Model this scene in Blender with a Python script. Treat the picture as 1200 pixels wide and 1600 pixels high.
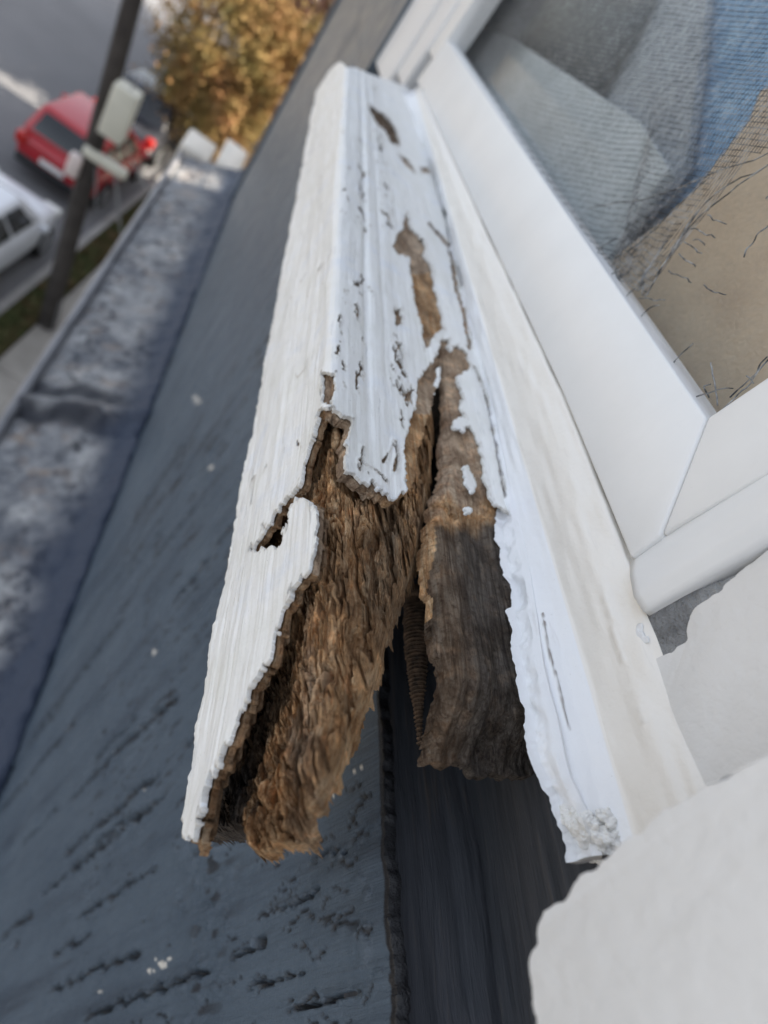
import bpy, math, random
import numpy as np
from mathutils import Matrix, Vector
random.seed(7)
rng = np.random.default_rng(7)
SC = bpy.context.scene
for o in list(bpy.data.objects):
    bpy.data.objects.remove(o)
COL = SC.collection
# ------------------------------------------------------------------ camera
# world axes: X into the house, Y along the wall away from the camera, Z up.
# The camera hangs just outside the sill, rolled and pitched down (fitted from the vanishing points).
HV = np.array([555 - 600, -180 - 800.]); DV = np.array([-430 - 600, 1780 - 800.])
FPX = float(np.sqrt(-(HV @ DV)))
hax = np.array([*HV, FPX]); hax /= np.linalg.norm(hax)
uax = -np.array([*DV, FPX]); uax /= np.linalg.norm(uax)
xax = np.cross(hax, uax)
cam = bpy.data.cameras.new('camera'); co = bpy.data.objects.new('camera', cam); COL.objects.link(co)
cam.sensor_fit = 'VERTICAL'; cam.sensor_height = 36; cam.sensor_width = 27
cam.lens = 36 * FPX / 1600
cam.clip_start = .005; cam.clip_end = 2000
M = Matrix(((xax[0], -xax[1], -xax[2], 0), (hax[0], -hax[1], -hax[2], 0), (uax[0], -uax[1], -uax[2], 0), (0, 0, 0, 1)))
co.matrix_world = M
cam.dof.use_dof = True; cam.dof.focus_distance = .149
cam.dof.aperture_fstop = cam.lens / 2.1
SC.camera = co
# ------------------------------------------------------------------ world, sun, exposure
SUN_EL, SUN_AZ = math.radians(38), math.radians(88)      # azimuth clockwise from +Y: the sun stands behind the house
w = bpy.data.worlds.new('World'); SC.world = w; w.use_nodes = True
nt = w.node_tree; bg = nt.nodes['Background']
sky = nt.nodes.new('ShaderNodeTexSky'); sky.sky_type = 'NISHITA'; sky.sun_disc = False
sky.sun_elevation = SUN_EL; sky.sun_rotation = SUN_AZ
sky.air_density = 1.0; sky.dust_density = 4.0; sky.ozone_density = 1.0
hsv = nt.nodes.new('ShaderNodeHueSaturation'); hsv.inputs['Saturation'].default_value = .42
nt.links.new(sky.outputs[0], hsv.inputs['Color']); nt.links.new(hsv.outputs[0], bg.inputs[0])
bg.inputs[1].default_value = .13
sl = bpy.data.lights.new('sun', 'SUN'); so = bpy.data.objects.new('sun', sl); COL.objects.link(so)
sl.energy = 4.2; sl.angle = math.radians(.5); sl.color = (1, .9, .76)
sd = Vector((math.sin(SUN_AZ) * math.cos(SUN_EL), math.cos(SUN_AZ) * math.cos(SUN_EL), math.sin(SUN_EL)))
so.rotation_euler = sd.to_track_quat('Z', 'Y').to_euler()
SC.render.engine = 'CYCLES'
SC.view_settings.view_transform = 'Standard'; SC.view_settings.look = 'None'
SC.view_settings.exposure = 1.82; SC.view_settings.gamma = 1; SC.view_settings.use_curve_mapping = False
SC.cycles.max_bounces = 6; SC.cycles.use_denoising = True

# ------------------------------------------------------------------ helpers: survey of the place
def ray(x, y):
    r = np.array([x - 600., y - 800., FPX]); return np.array([r @ xax, r @ hax, r @ uax]) / FPX
def onX(p, X): r = ray(*p); return r * (X / r[0])
def onZ(p, Z): r = ray(*p); return r * (Z / r[2])
def onY(p, Y): r = ray(*p); return r * (Y / r[1])
def proj(P):
    c = P[..., 0:1] * xax + P[..., 1:2] * hax + P[..., 2:3] * uax
    return c[..., :2] / np.maximum(c[..., 2:3], 1e-6) * FPX + np.array([600., 800.])
# ------------------------------------------------------------------ helpers: noise
def _h(ix, iy, iz, seed):
    n = (ix.astype(np.int64) * 374761393 + iy.astype(np.int64) * 668265263 + iz.astype(np.int64) * 2147483647 + seed * 1274126177) & 0xffffffff
    n = ((n ^ (n >> 13)) * 1274126177) & 0xffffffff
    n = ((n ^ (n >> 16)) * 2246822519) & 0xffffffff
    return ((n ^ (n >> 15)) & 0xffffff) / float(0xffffff) * 2 - 1
def vn(P, s, seed=0):
    q = np.asarray(P, float) * np.asarray(s, float); i = np.floor(q).astype(np.int64); f = q - i; f = f * f * (3 - 2 * f)
    r = 0
    for a in (0, 1):
        for b in (0, 1):
            for c in (0, 1):
                wgt = (f[..., 0] if a else 1 - f[..., 0]) * (f[..., 1] if b else 1 - f[..., 1]) * (f[..., 2] if c else 1 - f[..., 2])
                r = r + wgt * _h(i[..., 0] + a, i[..., 1] + b, i[..., 2] + c, seed)
    return r
def fbm(P, s, octv=4, seed=0, gain=.5):
    r = 0; a = 1; t = 0; s = np.asarray(s, float)
    for k in range(octv):
        r = r + a * vn(P, s * 2 ** k, seed + k * 17); t += a; a *= gain
    return r / t
def ss(a, b, x): t = np.clip((x - a) / (b - a), 0, 1); return t * t * (3 - 2 * t)
def sdf(Q, poly):
    """signed distance (negative inside) of points Q to a polygon"""
    poly = np.asarray(poly, float); n = len(poly); x = Q[..., 0]; y = Q[..., 1]
    d = np.full(x.shape, 1e18); ins = np.zeros(x.shape, bool)
    for i in range(n):
        a = poly[i]; b = poly[(i + 1) % n]; e = b - a
        wx = x - a[0]; wy = y - a[1]; t = np.clip((wx * e[0] + wy * e[1]) / max(e @ e, 1e-12), 0, 1)
        d = np.minimum(d, (wx - e[0] * t) ** 2 + (wy - e[1] * t) ** 2)
        c = (a[1] > y) != (b[1] > y)
        if e[1] != 0: ins ^= c & (x < e[0] * (y - a[1]) / e[1] + a[0])
    d = np.sqrt(d); return np.where(ins, -d, d)
def lined(Q, pts):
    pts = np.asarray(pts, float); d = np.full(Q.shape[:-1], 1e18)
    for a, b in zip(pts[:-1], pts[1:]):
        e = b - a; wx = Q[..., 0] - a[0]; wy = Q[..., 1] - a[1]; t = np.clip((wx * e[0] + wy * e[1]) / (e @ e), 0, 1)
        d = np.minimum(d, (wx - e[0] * t) ** 2 + (wy - e[1] * t) ** 2)
    return np.sqrt(d)
def resample(pts, n):
    pts = np.asarray(pts, float); d = np.r_[0, np.cumsum(np.linalg.norm(np.diff(pts, axis=0), axis=1))]
    t = np.linspace(0, d[-1], n); return np.stack([np.interp(t, d, pts[:, k]) for k in range(pts.shape[1])], 1)
# ------------------------------------------------------------------ helpers: objects
def link(o, parent=None):
    COL.objects.link(o)
    if parent is not None: o.parent = parent
    return o
def tag(o, label, cat, group=None):
    o['label'] = label; o['category'] = cat
    if group: o['group'] = group
    return o
def thing(name, label, cat, loc=(0, 0, 0), group=None):
    o = bpy.data.objects.new(name, None); o.location = loc; link(o); o.empty_display_size = .05
    return tag(o, label, cat, group)
def mesh(name, V, F, mat, parent=None, smooth=False, attrs=None, off=None):
    V = np.asarray(V, float)
    if parent is not None and off is None: off = np.array(parent.location) if parent.parent is None else np.array(parent.parent.location) + np.array(parent.location)
    if off is not None: V = V - np.asarray(off)
    me = bpy.data.meshes.new(name)
    if isinstance(F, np.ndarray):
        n, k = F.shape
        me.vertices.add(len(V)); me.vertices.foreach_set('co', V.astype(np.float32).ravel())
        me.loops.add(n * k); me.loops.foreach_set('vertex_index', F.astype(np.int32).ravel())
        me.polygons.add(n); me.polygons.foreach_set('loop_start', np.arange(0, n * k, k, dtype=np.int32))
        me.update(calc_edges=True); me.validate()
    else:
        me.from_pydata([tuple(v) for v in V], [], F); me.update()
    if smooth: me.polygons.foreach_set('use_smooth', np.ones(len(me.polygons), bool))
    for k, a in (attrs or {}).items():
        at = me.attributes.new(k, 'FLOAT', 'POINT'); at.data.foreach_set('value', np.asarray(a, np.float32).ravel())
    me.materials.append(mat)
    return link(bpy.data.objects.new(name, me), parent)
def boxmb(x0, x1, y0, y1, z0, z1):
    V = [(x, y, z) for x in (x0, x1) for y in (y0, y1) for z in (z0, z1)]
    F = [[0, 1, 3, 2], [4, 6, 7, 5], [0, 4, 5, 1], [2, 3, 7, 6], [0, 2, 6, 4], [1, 5, 7, 3]]
    return V, F
def join(*ms):
    V = []; F = []
    for v, f in ms:
        n = len(V); V += [tuple(p) for p in v]; F += [[i + n for i in q] for q in f]
    return V, F
def bevel(o, wd, seg=2):
    m = o.modifiers.new('bevel', 'BEVEL'); m.width = wd; m.segments = seg; m.limit_method = 'ANGLE'; m.angle_limit = .6
    for p in o.data.polygons: p.use_smooth = True
    return o
def prism(pts, d):
    """closed solid: ring of points swept by vector d"""
    pts = [np.asarray(p, float) for p in pts]; n = len(pts); d = np.asarray(d, float)
    V = pts + [p + d for p in pts]
    F = [list(range(n)), list(range(2 * n - 1, n - 1, -1))] + [[(i + 1) % n, i, i + n, (i + 1) % n + n] for i in range(n)]
    return V, F
def tubemb(pts, r, sides=4):
    pts = np.asarray(pts, float); n = len(pts); T = np.gradient(pts, axis=0); T /= np.linalg.norm(T, axis=1)[:, None] + 1e-12
    ref = np.array([0.31, .2, .93]); A = np.cross(T, ref); A /= np.linalg.norm(A, axis=1)[:, None] + 1e-9; B = np.cross(T, A)
    r = np.broadcast_to(r, (n,))
    th = np.arange(sides) * 2 * math.pi / sides
    V = pts[:, None] + r[:, None, None] * (np.cos(th)[None, :, None] * A[:, None] + np.sin(th)[None, :, None] * B[:, None])
    i = np.arange(n - 1)[:, None] * sides; j = np.arange(sides)[None]; j2 = (j + 1) % sides
    F = np.stack([i + j, i + j2, i + j2 + sides, i + j + sides], -1).reshape(-1, 4)
    return V.reshape(-1, 3), F
def grid_normals(P):
    N = np.cross(np.gradient(P, axis=0), np.gradient(P, axis=1)); return N / (np.linalg.norm(N, axis=-1, keepdims=True) + 1e-15)
def skin(name, P, N, fm, depth, mat, parent, attrs=None, back=False, field=None):
    """sheet with thickness: quads where fm is true, skirts of the given depth round every edge of the mask"""
    n, m = P.shape[:2]; idx = np.arange(n * m).reshape(n, m)
    if field is not None:                            # pull the rim onto the true outline so that it does not step with the grid
        cnt = np.zeros((n, m)); tot = np.zeros((n, m))
        for i_ in (slice(0, -1), slice(1, None)):
            for j_ in (slice(0, -1), slice(1, None)): cnt[i_, j_] += fm; tot[i_, j_] += 1
        rim = (cnt > 0) & (cnt < tot); gi, gj = np.gradient(field); g2 = gi ** 2 + gj ** 2 + 1e-9
        di = np.where(rim, np.clip(-field * gi / g2, -.9, .9), 0); dj = np.where(rim, np.clip(-field * gj / g2, -.9, .9), 0)
        P = P + np.gradient(P, axis=0) * di[..., None] + np.gradient(P, axis=1) * dj[..., None]
    a = idx[:-1, :-1]; b = idx[1:, :-1]; c = idx[1:, 1:]; d = idx[:-1, 1:]
    top = np.stack([a, b, c, d], -1)[fm]
    pad = np.zeros((n + 1, m + 1), bool); pad[1:-1, 1:-1] = fm
    L = n * m; sk = []
    for (dx, dy, p, q) in ((-1, 0, d, a), (1, 0, b, c), (0, -1, a, b), (0, 1, c, d)):
        nb = pad[1 + dx:n + dx, 1 + dy:m + dy]; e = fm & ~nb
        sk.append(np.stack([q[e], p[e], p[e] + L, q[e] + L], -1))
    F = np.concatenate([top] + sk + ([top[:, ::-1] + L] if back else []))
    Vall = np.concatenate([P.reshape(-1, 3), (P - N * np.asarray(depth)[..., None]).reshape(-1, 3)])
    used = np.unique(F); mp = np.zeros(2 * L, np.int64); mp[used] = np.arange(len(used))
    at = {k: np.concatenate([v.ravel(), v.ravel()])[used] for k, v in (attrs or {}).items()}
    return mesh(name, Vall[used], mp[F], mat, parent, smooth=True, attrs=at)
def sheet(name, P, mat, parent, attrs=None, flip=False):
    n, m = P.shape[:2]; idx = np.arange(n * m).reshape(n, m)
    F = np.stack([idx[:-1, :-1], idx[1:, :-1], idx[1:, 1:], idx[:-1, 1:]], -1).reshape(-1, 4)
    if flip: F = F[:, ::-1]
    return mesh(name, P.reshape(-1, 3), F, mat, parent, smooth=True, attrs={k: v.ravel() for k, v in (attrs or {}).items()})
# ------------------------------------------------------------------ helpers: materials
class Mt:
    def __init__(s, name, rough=.6, spec=.5, color=(.5, .5, .5), metal=0):
        s.m = bpy.data.materials.new(name); s.m.use_nodes = True; s.t = s.m.node_tree; s.b = s.t.nodes['Principled BSDF']
        s.b.inputs['Roughness'].default_value = rough; s.b.inputs['Specular IOR Level'].default_value = spec
        s.b.inputs['Base Color'].default_value = (*color, 1); s.b.inputs['Metallic'].default_value = metal
        s.tc = s.n('ShaderNodeTexCoord').outputs['Object']
    def n(s, k, **kw):
        x = s.t.nodes.new(k)
        for a, v in kw.items(): setattr(x, a, v)
        return x
    def set(s, sock, v):
        if isinstance(v, bpy.types.NodeSocket): s.t.links.new(v, sock)
        elif isinstance(v, tuple) and len(v) == 3 and sock.type == 'RGBA': sock.default_value = (*v, 1)
        else: sock.default_value = v
    def map(s, sc, rot=(0, 0, 0)):
        x = s.n('ShaderNodeMapping'); x.inputs['Scale'].default_value = sc; x.inputs['Rotation'].default_value = rot
        s.set(x.inputs[0], s.tc); return x.outputs[0]
    def noise(s, sc, detail=4, rough=.55, vec=None, dist=0):
        x = s.n('ShaderNodeTexNoise'); s.set(x.inputs['Vector'], vec if vec is not None else s.tc)
        x.inputs['Scale'].default_value = sc; x.inputs['Detail'].default_value = detail; x.inputs['Roughness'].default_value = rough; x.inputs['Distortion'].default_value = dist
        return x.outputs[0]
    def ramp(s, f, *st):
        x = s.n('ShaderNodeValToRGB'); s.set(x.inputs[0], f); e = x.color_ramp.elements
        while len(e) < len(st): e.new(.5)
        for i, (p, c) in enumerate(st): e[i].position = p; e[i].color = (*(c if isinstance(c, tuple) else (c,) * 3), 1)
        return x.outputs[0]
    def mix(s, f, a, b, bt='MIX'):
        x = s.n('ShaderNodeMix', data_type='RGBA', blend_type=bt); s.set(x.inputs[0], f); s.set(x.inputs[6], a); s.set(x.inputs[7], b); return x.outputs[2]
    def attr(s, name): return s.n('ShaderNodeAttribute', attribute_name=name).outputs['Fac']
    def bump(s, h, dist, strength=1, prev=None):
        x = s.n('ShaderNodeBump'); s.set(x.inputs['Height'], h); x.inputs['Distance'].default_value = dist; x.inputs['Strength'].default_value = strength
        if prev is not None: s.set(x.inputs['Normal'], prev)
        return x.outputs[0]
    def out(s, col=None, nrm=None, rough=None):
        if col is not None: s.set(s.b.inputs['Base Color'], col)
        if nrm is not None: s.set(s.b.inputs['Normal'], nrm)
        if rough is not None: s.set(s.b.inputs['Roughness'], rough)
        return s.m
def flat(name, c, rough=.5, spec=.5, metal=0, var=.12, sc=3.0, bumpd=0):
    k = Mt(name, rough, spec, c, metal); f = k.noise(sc, 5)
    lo = tuple(v * (1 - var) for v in c); hi = tuple(min(1, v * (1 + var)) for v in c)
    return k.out(k.ramp(f, (.3, lo), (.7, hi)), k.bump(k.noise(sc * 8, 4), bumpd) if bumpd else None)

def mat_paint():
    k = Mt('old_white_paint', .5, .35)
    g = k.noise(1, 5, .6, k.map((900, 25, 900)))
    blot = k.noise(60, 5, .6); fine = k.noise(900, 4, .7)
    c = k.ramp(blot, (.3, (.79, .79, .75)), (.55, (.83, .83, .81)), (.75, (.74, .77, .81)))
    dirt = k.ramp(k.noise(1, 6, .7, k.map((700, 60, 700))), (.57, 0.), (.70, 1.))
    d2 = k.mix(1, dirt, k.ramp(k.noise(45, 3), (.40, 0.), (.62, .75)), 'MULTIPLY')
    c = k.mix(d2, c, (.40, .40, .40))
    sp = k.ramp(k.noise(1500, 2, .5), (.70, 0.), (.76, .55)); c = k.mix(sp, c, (.35, .34, .33))
    e = k.attr('edge'); c = k.mix(e, c, (.55, .52, .47))
    n1 = k.bump(g, .0006, .5); n2 = k.bump(fine, .00015, .35, n1); n3 = k.bump(k.noise(160, 4), .0010, .4, n2)
    return k.out(c, n3)
def mat_wood():
    k = Mt('rotten_weathered_wood', .85, .12)
    gv = k.map((650, 40, 650)); g = k.noise(1, 6, .65, gv, 1.5); b = k.noise(120, 6, .65); fine = k.noise(1400, 5, .7)
    warm = k.ramp(g, (.22, (.10, .055, .028)), (.34, (.42, .225, .105)), (.46, (.70, .41, .20)), (.64, (.84, .60, .36)))
    grey = k.ramp(g, (.25, (.020, .021, .023)), (.5, (.078, .073, .068)), (.72, (.165, .15, .135)))
    tan = k.ramp(g, (.25, (.28, .24, .20)), (.5, (.44, .39, .33)), (.75, (.55, .49, .42)))
    t = k.attr('tone')                              # 0 grey, .5 warm, 1 tan
    f1 = k.n('ShaderNodeMapRange'); k.set(f1.inputs[0], t); f1.inputs[1].default_value = 0; f1.inputs[2].default_value = .5
    f2 = k.n('ShaderNodeMapRange'); k.set(f2.inputs[0], t); f2.inputs[1].default_value = .5; f2.inputs[2].default_value = 1
    c = k.mix(f2.outputs[0], k.mix(f1.outputs[0], grey, warm), tan)
    c = k.mix(k.ramp(b, (.42, 0.), (.60, .9)), c, k.mix(1, c, (.50, .46, .43), 'MULTIPLY')); c = k.mix(k.ramp(k.noise(700, 5, .75), (.50, 0.), (.66, .8)), c, k.mix(1, c, (.46, .41, .37), 'MULTIPLY'))
    c = k.mix(k.ramp(k.noise(260, 4), (.52, 0.), (.68, .85)), c, k.mix(1, c, (1.5, 1.38, 1.25), 'MULTIPLY'))
    n1 = k.bump(g, .0012, .9); n2 = k.bump(fine, .0007, .9, n1); n3 = k.bump(b, .002, .5, n2)
    return k.out(c, n3)
def mat_blue():
    k = Mt('slate_blue_wall_paint', .5, .5)
    gv = k.map((300, 300, 18)); g = k.noise(1, 6, .65, gv); fine = k.noise(500, 5, .7)
    c = k.ramp(k.noise(14, 6, .65), (.3, (.052, .076, .106)), (.7, (.084, .114, .148)))
    st = k.noise(1, 5, .6, k.map((30, 30, 2.2))); c = k.mix(k.ramp(st, (.42, 0.), (.70, .6)), c, (.100, .135, .172)); c = k.mix(k.ramp(st, (.32, .7), (.46, 0.)), c, (.03, .042, .06))
    c = k.mix(k.ramp(g, (.58, 0.), (.72, .5)), c, (.03, .034, .042))
    sp = k.ramp(k.noise(1, 3, .5, k.map((220, 220, 60))), (.775, 0.), (.80, .8)); c = k.mix(sp, c, (.5, .5, .47))
    c = k.mix(k.attr('chip'), c, (.62, .60, .55))
    c = k.mix(k.attr('crack'), c, (.012, .012, .014))
    n1 = k.bump(g, .0016, .75); n2 = k.bump(fine, .0004, .7, n1); n3 = k.bump(k.noise(60, 5), .003, .4, n2)
    return k.out(c, n3, k.ramp(k.noise(30, 4), (.3, .28), (.7, .48)))
def mat_white(name, c=(.80, .81, .81), streak=.25, bumpy=.0004, dirt=(.5, .48, .44)):
    k = Mt(name, .38, .45)
    f = k.noise(20, 5, .6); f2 = k.noise(220, 5, .7)
    cc = k.ramp(f, (.3, tuple(v * .93 for v in c)), (.7, c))
    cc = k.mix(k.ramp(f2, (.6, 0.), (.8, streak)), cc, dirt)
    cc = k.mix(k.ramp(k.noise(2600, 2, .5), (.74, 0.), (.8, .4)), cc, (.4, .38, .35))
    return k.out(cc, k.bump(k.noise(300, 4), bumpy, .5, k.bump(k.noise(50, 4), bumpy * 3, .4)))
PAINT, WOOD, BLUE = mat_paint(), mat_wood(), mat_blue()
VINYL = mat_white('white_vinyl', (.80, .81, .81), .08, .0001)
TRIMW = mat_white('white_trim_paint', (.80, .81, .82), .3, .0008)
CASEW = mat_white('white_casing_paint', (.74, .74, .73), .25, .0006)
CREAM = mat_white('cream_trim_paint', (.80, .77, .71), .2, .0005)
DARKW = flat('dark_weathered_board', (.030, .030, .033), .8, .2, 0, .5, 60, .002)
PUTTY = flat('crumbling_putty', (.84, .83, .80), .8, .2, 0, .06, 120, .001)
GREYP = flat('grey_bare_patch', (.32, .33, .34), .8, .3, 0, .4, 150, .002)

# ================================================================== THE HOUSE WALL
SX, ST, SB = .050, -.084, -.1357        # sill: front plane, top, bottom
WX = .101; WT = onX((600, 1350), WX)[2] # blue wall plane and its top edge
WEND = 2.32
wall = thing('painted_wall', 'dark slate blue wooden wall with cracked paint, running away below the rotten sill', 'wall')
def geo(a, b, s0, ratio, n):
    t = np.linspace(0, 1, n); g = (ratio ** t - 1) / (ratio - 1); return a + (b - a) * g
ys = np.r_[geo(-.22, -.02, 0, .15, 60)[:-1], geo(-.02, WEND, 0, 60, 470)]
zs = WT - geo(0, 1.3, 0, 22, 330)
Y, Z = np.meshgrid(ys, zs, indexing='ij'); P = np.stack([np.full_like(Y, WX), Y, Z], -1)
Q = proj(P)
S0 = P.copy(); S0[..., 0] = 0
dep = .0007 * (1 - np.abs(fbm(S0, (1, 130, 9), 3, 38))) ** 4 + .0022 * ss(.0, .3, Y) * fbm(S0, (1, 45, 3.5), 4, 33) + .0009 * fbm(S0, (1, 90, 14), 4, 3) + .0022 * fbm(S0, (1, 16, 5), 3, 9)
crack = np.zeros_like(Y)
def wcrack(y0, z0, z1, wd, dp, wob=.0015, seed=0):
    global dep, crack
    pad = wd * 2 + wob * 2; i0 = max(np.searchsorted(ys, y0 - pad) - 1, 0); i1 = min(np.searchsorted(ys, y0 + pad) + 1, len(ys)); zr = -zs; lz = abs(z1 - z0) * .1
    j0 = max(np.searchsorted(zr, -max(z0, z1) - lz) - 1, 0); j1 = min(np.searchsorted(zr, -min(z0, z1) + lz) + 1, len(zs))
    if i1 <= i0 or j1 <= j0: return
    Zl = Z[i0:i1, j0:j1]; Yl = Y[i0:i1, j0:j1]; K3 = np.stack([Zl * 0 + seed, Zl * 0, Zl], -1)
    zz = (Zl - z0) / (z1 - z0); inside = ss(-.02, .08, zz) * (1 - ss(.85, 1.02, zz))
    c = y0 + wob * vn(K3, (1, 1, 130), seed) + .5 * wob * vn(K3, (1, 1, 500), seed + 1)
    wv = wd * (.7 + .7 * vn(K3, (1, 1, 90), seed + 5) ** 2)
    k = (1 - ss(.35, 1.0, np.abs(Yl - c) / np.maximum(wv, 1e-5))) * inside
    lipp = np.exp(-((np.abs(Yl - c) / np.maximum(wv, 1e-5) - 1.5) / .5) ** 2) * inside
    dep[i0:i1, j0:j1] += dp * k - .25 * dp * lipp; crack[i0:i1, j0:j1] = np.maximum(crack[i0:i1, j0:j1], k * .9)
def wc_px(p, q, wpx, dp=.0012, seed=0):
    a = onX(p, WX); b = onX(q, WX); dd = (a[0] / ray(*p)[0]); wcrack((a[1] + b[1]) / 2, b[2], a[2], 1.5 * wpx / 956 * dd, dp, .0010 * dd / .2, seed)
PXC = [((140, 1330), (210, 1262), 3), ((60, 1400), (150, 1325), 3), ((30, 1320), (90, 1265), 3), ((150, 1180), (215, 1130), 3), ((200, 1290), (262, 1236), 3), ((75, 1500), (140, 1450), 3), ((180, 1400), (250, 1350), 2), ((120, 980), (190, 905), 3), ((300, 1330), (360, 1300), 2), ((430, 1420), (500, 1392), 2), ((480, 1350), (540, 1325), 2), ((380, 1540), (470, 1512), 2), ((440, 1580), (560, 1550), 2), ((110, 1240), (276, 1105), 5), ((95, 1332), (248, 1222), 5), ((100, 1368), (242, 1255), 4), ((222, 782), (283, 712), 3), ((186, 915), (250, 835), 5), ((240, 870), (300, 800), 4), ((2, 1250), (110, 1160), 5),
       ((2, 1535), (45, 1420), 6), ((0, 1465), (50, 1425), 5), ((270, 935), (325, 885), 4), ((335, 850), (372, 815), 4), ((60, 1120), (180, 1010), 4), ((20, 1190), (90, 1120), 3),
       ((355, 1496), (410, 1478), 3), ((60, 1585), (225, 1450), 3), ((120, 1600), (330, 1500), 3), ((110, 1450), (215, 1360), 3), ((290, 1165), (355, 1120), 3), ((230, 620), (290, 545), 3), ((400, 330), (440, 250), 3), ((330, 470), (380, 400), 3), ((180, 700), (260, 610), 3)]
for i, (p, q, wp) in enumerate(PXC): wc_px(p, q, wp, .0036, 40 + i)
for i in range(520):                      # fine checks scattered over the boards, following their upright grain
    yy = rng.uniform(-.05, .6) ; z0 = WT - rng.uniform(.0, .6) * (.30 + yy + .05); sc_ = .6 + 3.5 * max(yy, 0) + 2.0 * (WT - z0); ln = rng.uniform(.004, .016) * sc_
    wcrack(yy, z0 - ln, z0, rng.uniform(.0003, .0007) * sc_, .0007, .0012, 400 + i)
for i in range(110):                       # short vertical checks near the board's top edge
    yy = rng.uniform(-.02, .11); z0 = WT - abs(rng.normal(0, .05)) - .004; ln = rng.uniform(.004, .016)
    wcrack(yy, z0 - ln, z0, rng.uniform(.0003, .0008), .0009, .0022, 200 + i)
# band of wrinkled, lifted paint running level along the wall
zb = -.222; band = np.exp(-((Z - zb - .012 * vn(S0, (1, 12, 1), 77)) / .016) ** 2) * ss(.26, .10, Y)
rip = fbm(S0, (1, 420, 130), 3, 21); rid = np.clip(rip, 0.05, 1) - .05
flk = vn(S0, (1, 300, 120), 31)
dep = dep - band * (.0045 * rid)
fl2 = (fbm(S0, (1, 240, 110), 3, 61) > .22) * ss(.5, .1, Y); dep = dep - .0007 * fl2 * ss(.0, .4, vn(S0, (1, 30, 30), 63))
crack = np.maximum(crack, band * ss(.30, .5, flk) * .8)
chip = np.zeros_like(Y)
for (cx, cy, rr) in [(250, 1507, 9), (230, 1517, 5), (238, 1500, 4), (262, 1500, 3), (515, 1240, 5), (522, 1232, 3), (505, 1250, 3), (550, 1205, 4), (562, 1198, 3), (545, 1211, 2), (565, 1517, 2), (420, 1548, 2), (150, 1549, 2), (305, 622, 6), (309, 628, 5), (330, 730, 4), (228, 1233, 2), (240, 1020, 3)]:
    d_ = np.hypot((Q[..., 0] - cx), (Q[..., 1] - cy) * 1.2) + 2.2 * vn(P, 900, 5)
    chip = np.maximum(chip, (d_ + 2.5 * vn(P, 1800, 6) < rr * .72) * 1.)
d_ = np.hypot((Q[..., 0] - 404) / 1.1, Q[..., 1] - 1472) + 3 * vn(P, 600, 8); hole = (1 - ss(8, 12, d_)); dep = dep + .004 * hole; crack = np.maximum(crack, hole)
dep = dep - .00015 * chip
crack[:, :3] = 1; tz = .0010 * fbm(S0, (1, 500, 1), 4, 35) + .0008 * vn(S0, (1, 60, 1), 36); P[:, 0, 2] += tz[:, 0]; P[:, 1, 2] += tz[:, 1] * .6; P[:, 2, 2] += tz[:, 2] * .3
P[..., 0] += dep
N = np.zeros_like(P); N[..., 0] = -1
fm = np.ones((P.shape[0] - 1, P.shape[1] - 1), bool)
skin('siding_board', P, N, fm, np.full(Y.shape, .0035), BLUE, wall, dict(crack=crack, chip=chip))
# board core behind (top edge and far corner are real edges)
mesh('board_core', *boxmb(WX + .0065, .20, -.22, WEND - .004, -1.3, WT - .03), BLUE, wall)
bevel(mesh('corner_trim', *boxmb(WX - .012, .20, WEND - .004, WEND + .05, -1.3, 1.6), BLUE, wall), .004)
mesh('wall_below', *boxmb(WX + .01, .20, -6, WEND, -8.0, -1.303), BLUE, wall)
for nm, b in dict(a=(WX + .001, .24, .915, WEND - .006, WT + .0005, 1.6), b=(WX + .03, .24, -6, -.26, -1.3, 1.6), c=(WX + .01, .24, -.255, .925, .95, 1.6)).items():
    mesh('siding_board', *boxmb(*b), BLUE, wall)

# dark cavity bed under the sill
bed = tag(mesh('sill_bed', np.zeros((0, 3)), [], DARKW), 'dark weathered bed board laid bare where the white sill has rotted off', 'board')
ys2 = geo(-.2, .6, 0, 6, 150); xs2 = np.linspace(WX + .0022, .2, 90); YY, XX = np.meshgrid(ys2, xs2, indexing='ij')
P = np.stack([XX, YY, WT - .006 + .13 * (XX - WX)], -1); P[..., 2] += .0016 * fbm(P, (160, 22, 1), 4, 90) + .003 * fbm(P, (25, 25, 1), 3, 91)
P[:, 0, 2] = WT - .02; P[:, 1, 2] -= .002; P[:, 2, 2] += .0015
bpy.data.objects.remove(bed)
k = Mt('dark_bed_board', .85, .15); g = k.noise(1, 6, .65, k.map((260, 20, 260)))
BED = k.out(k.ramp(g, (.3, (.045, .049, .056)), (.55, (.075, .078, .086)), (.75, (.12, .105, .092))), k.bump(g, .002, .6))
bed = sheet('sill_bed', P, BED, None); tag(bed, 'dark weathered bed board laid bare where the white sill has rotted off', 'board')

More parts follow.
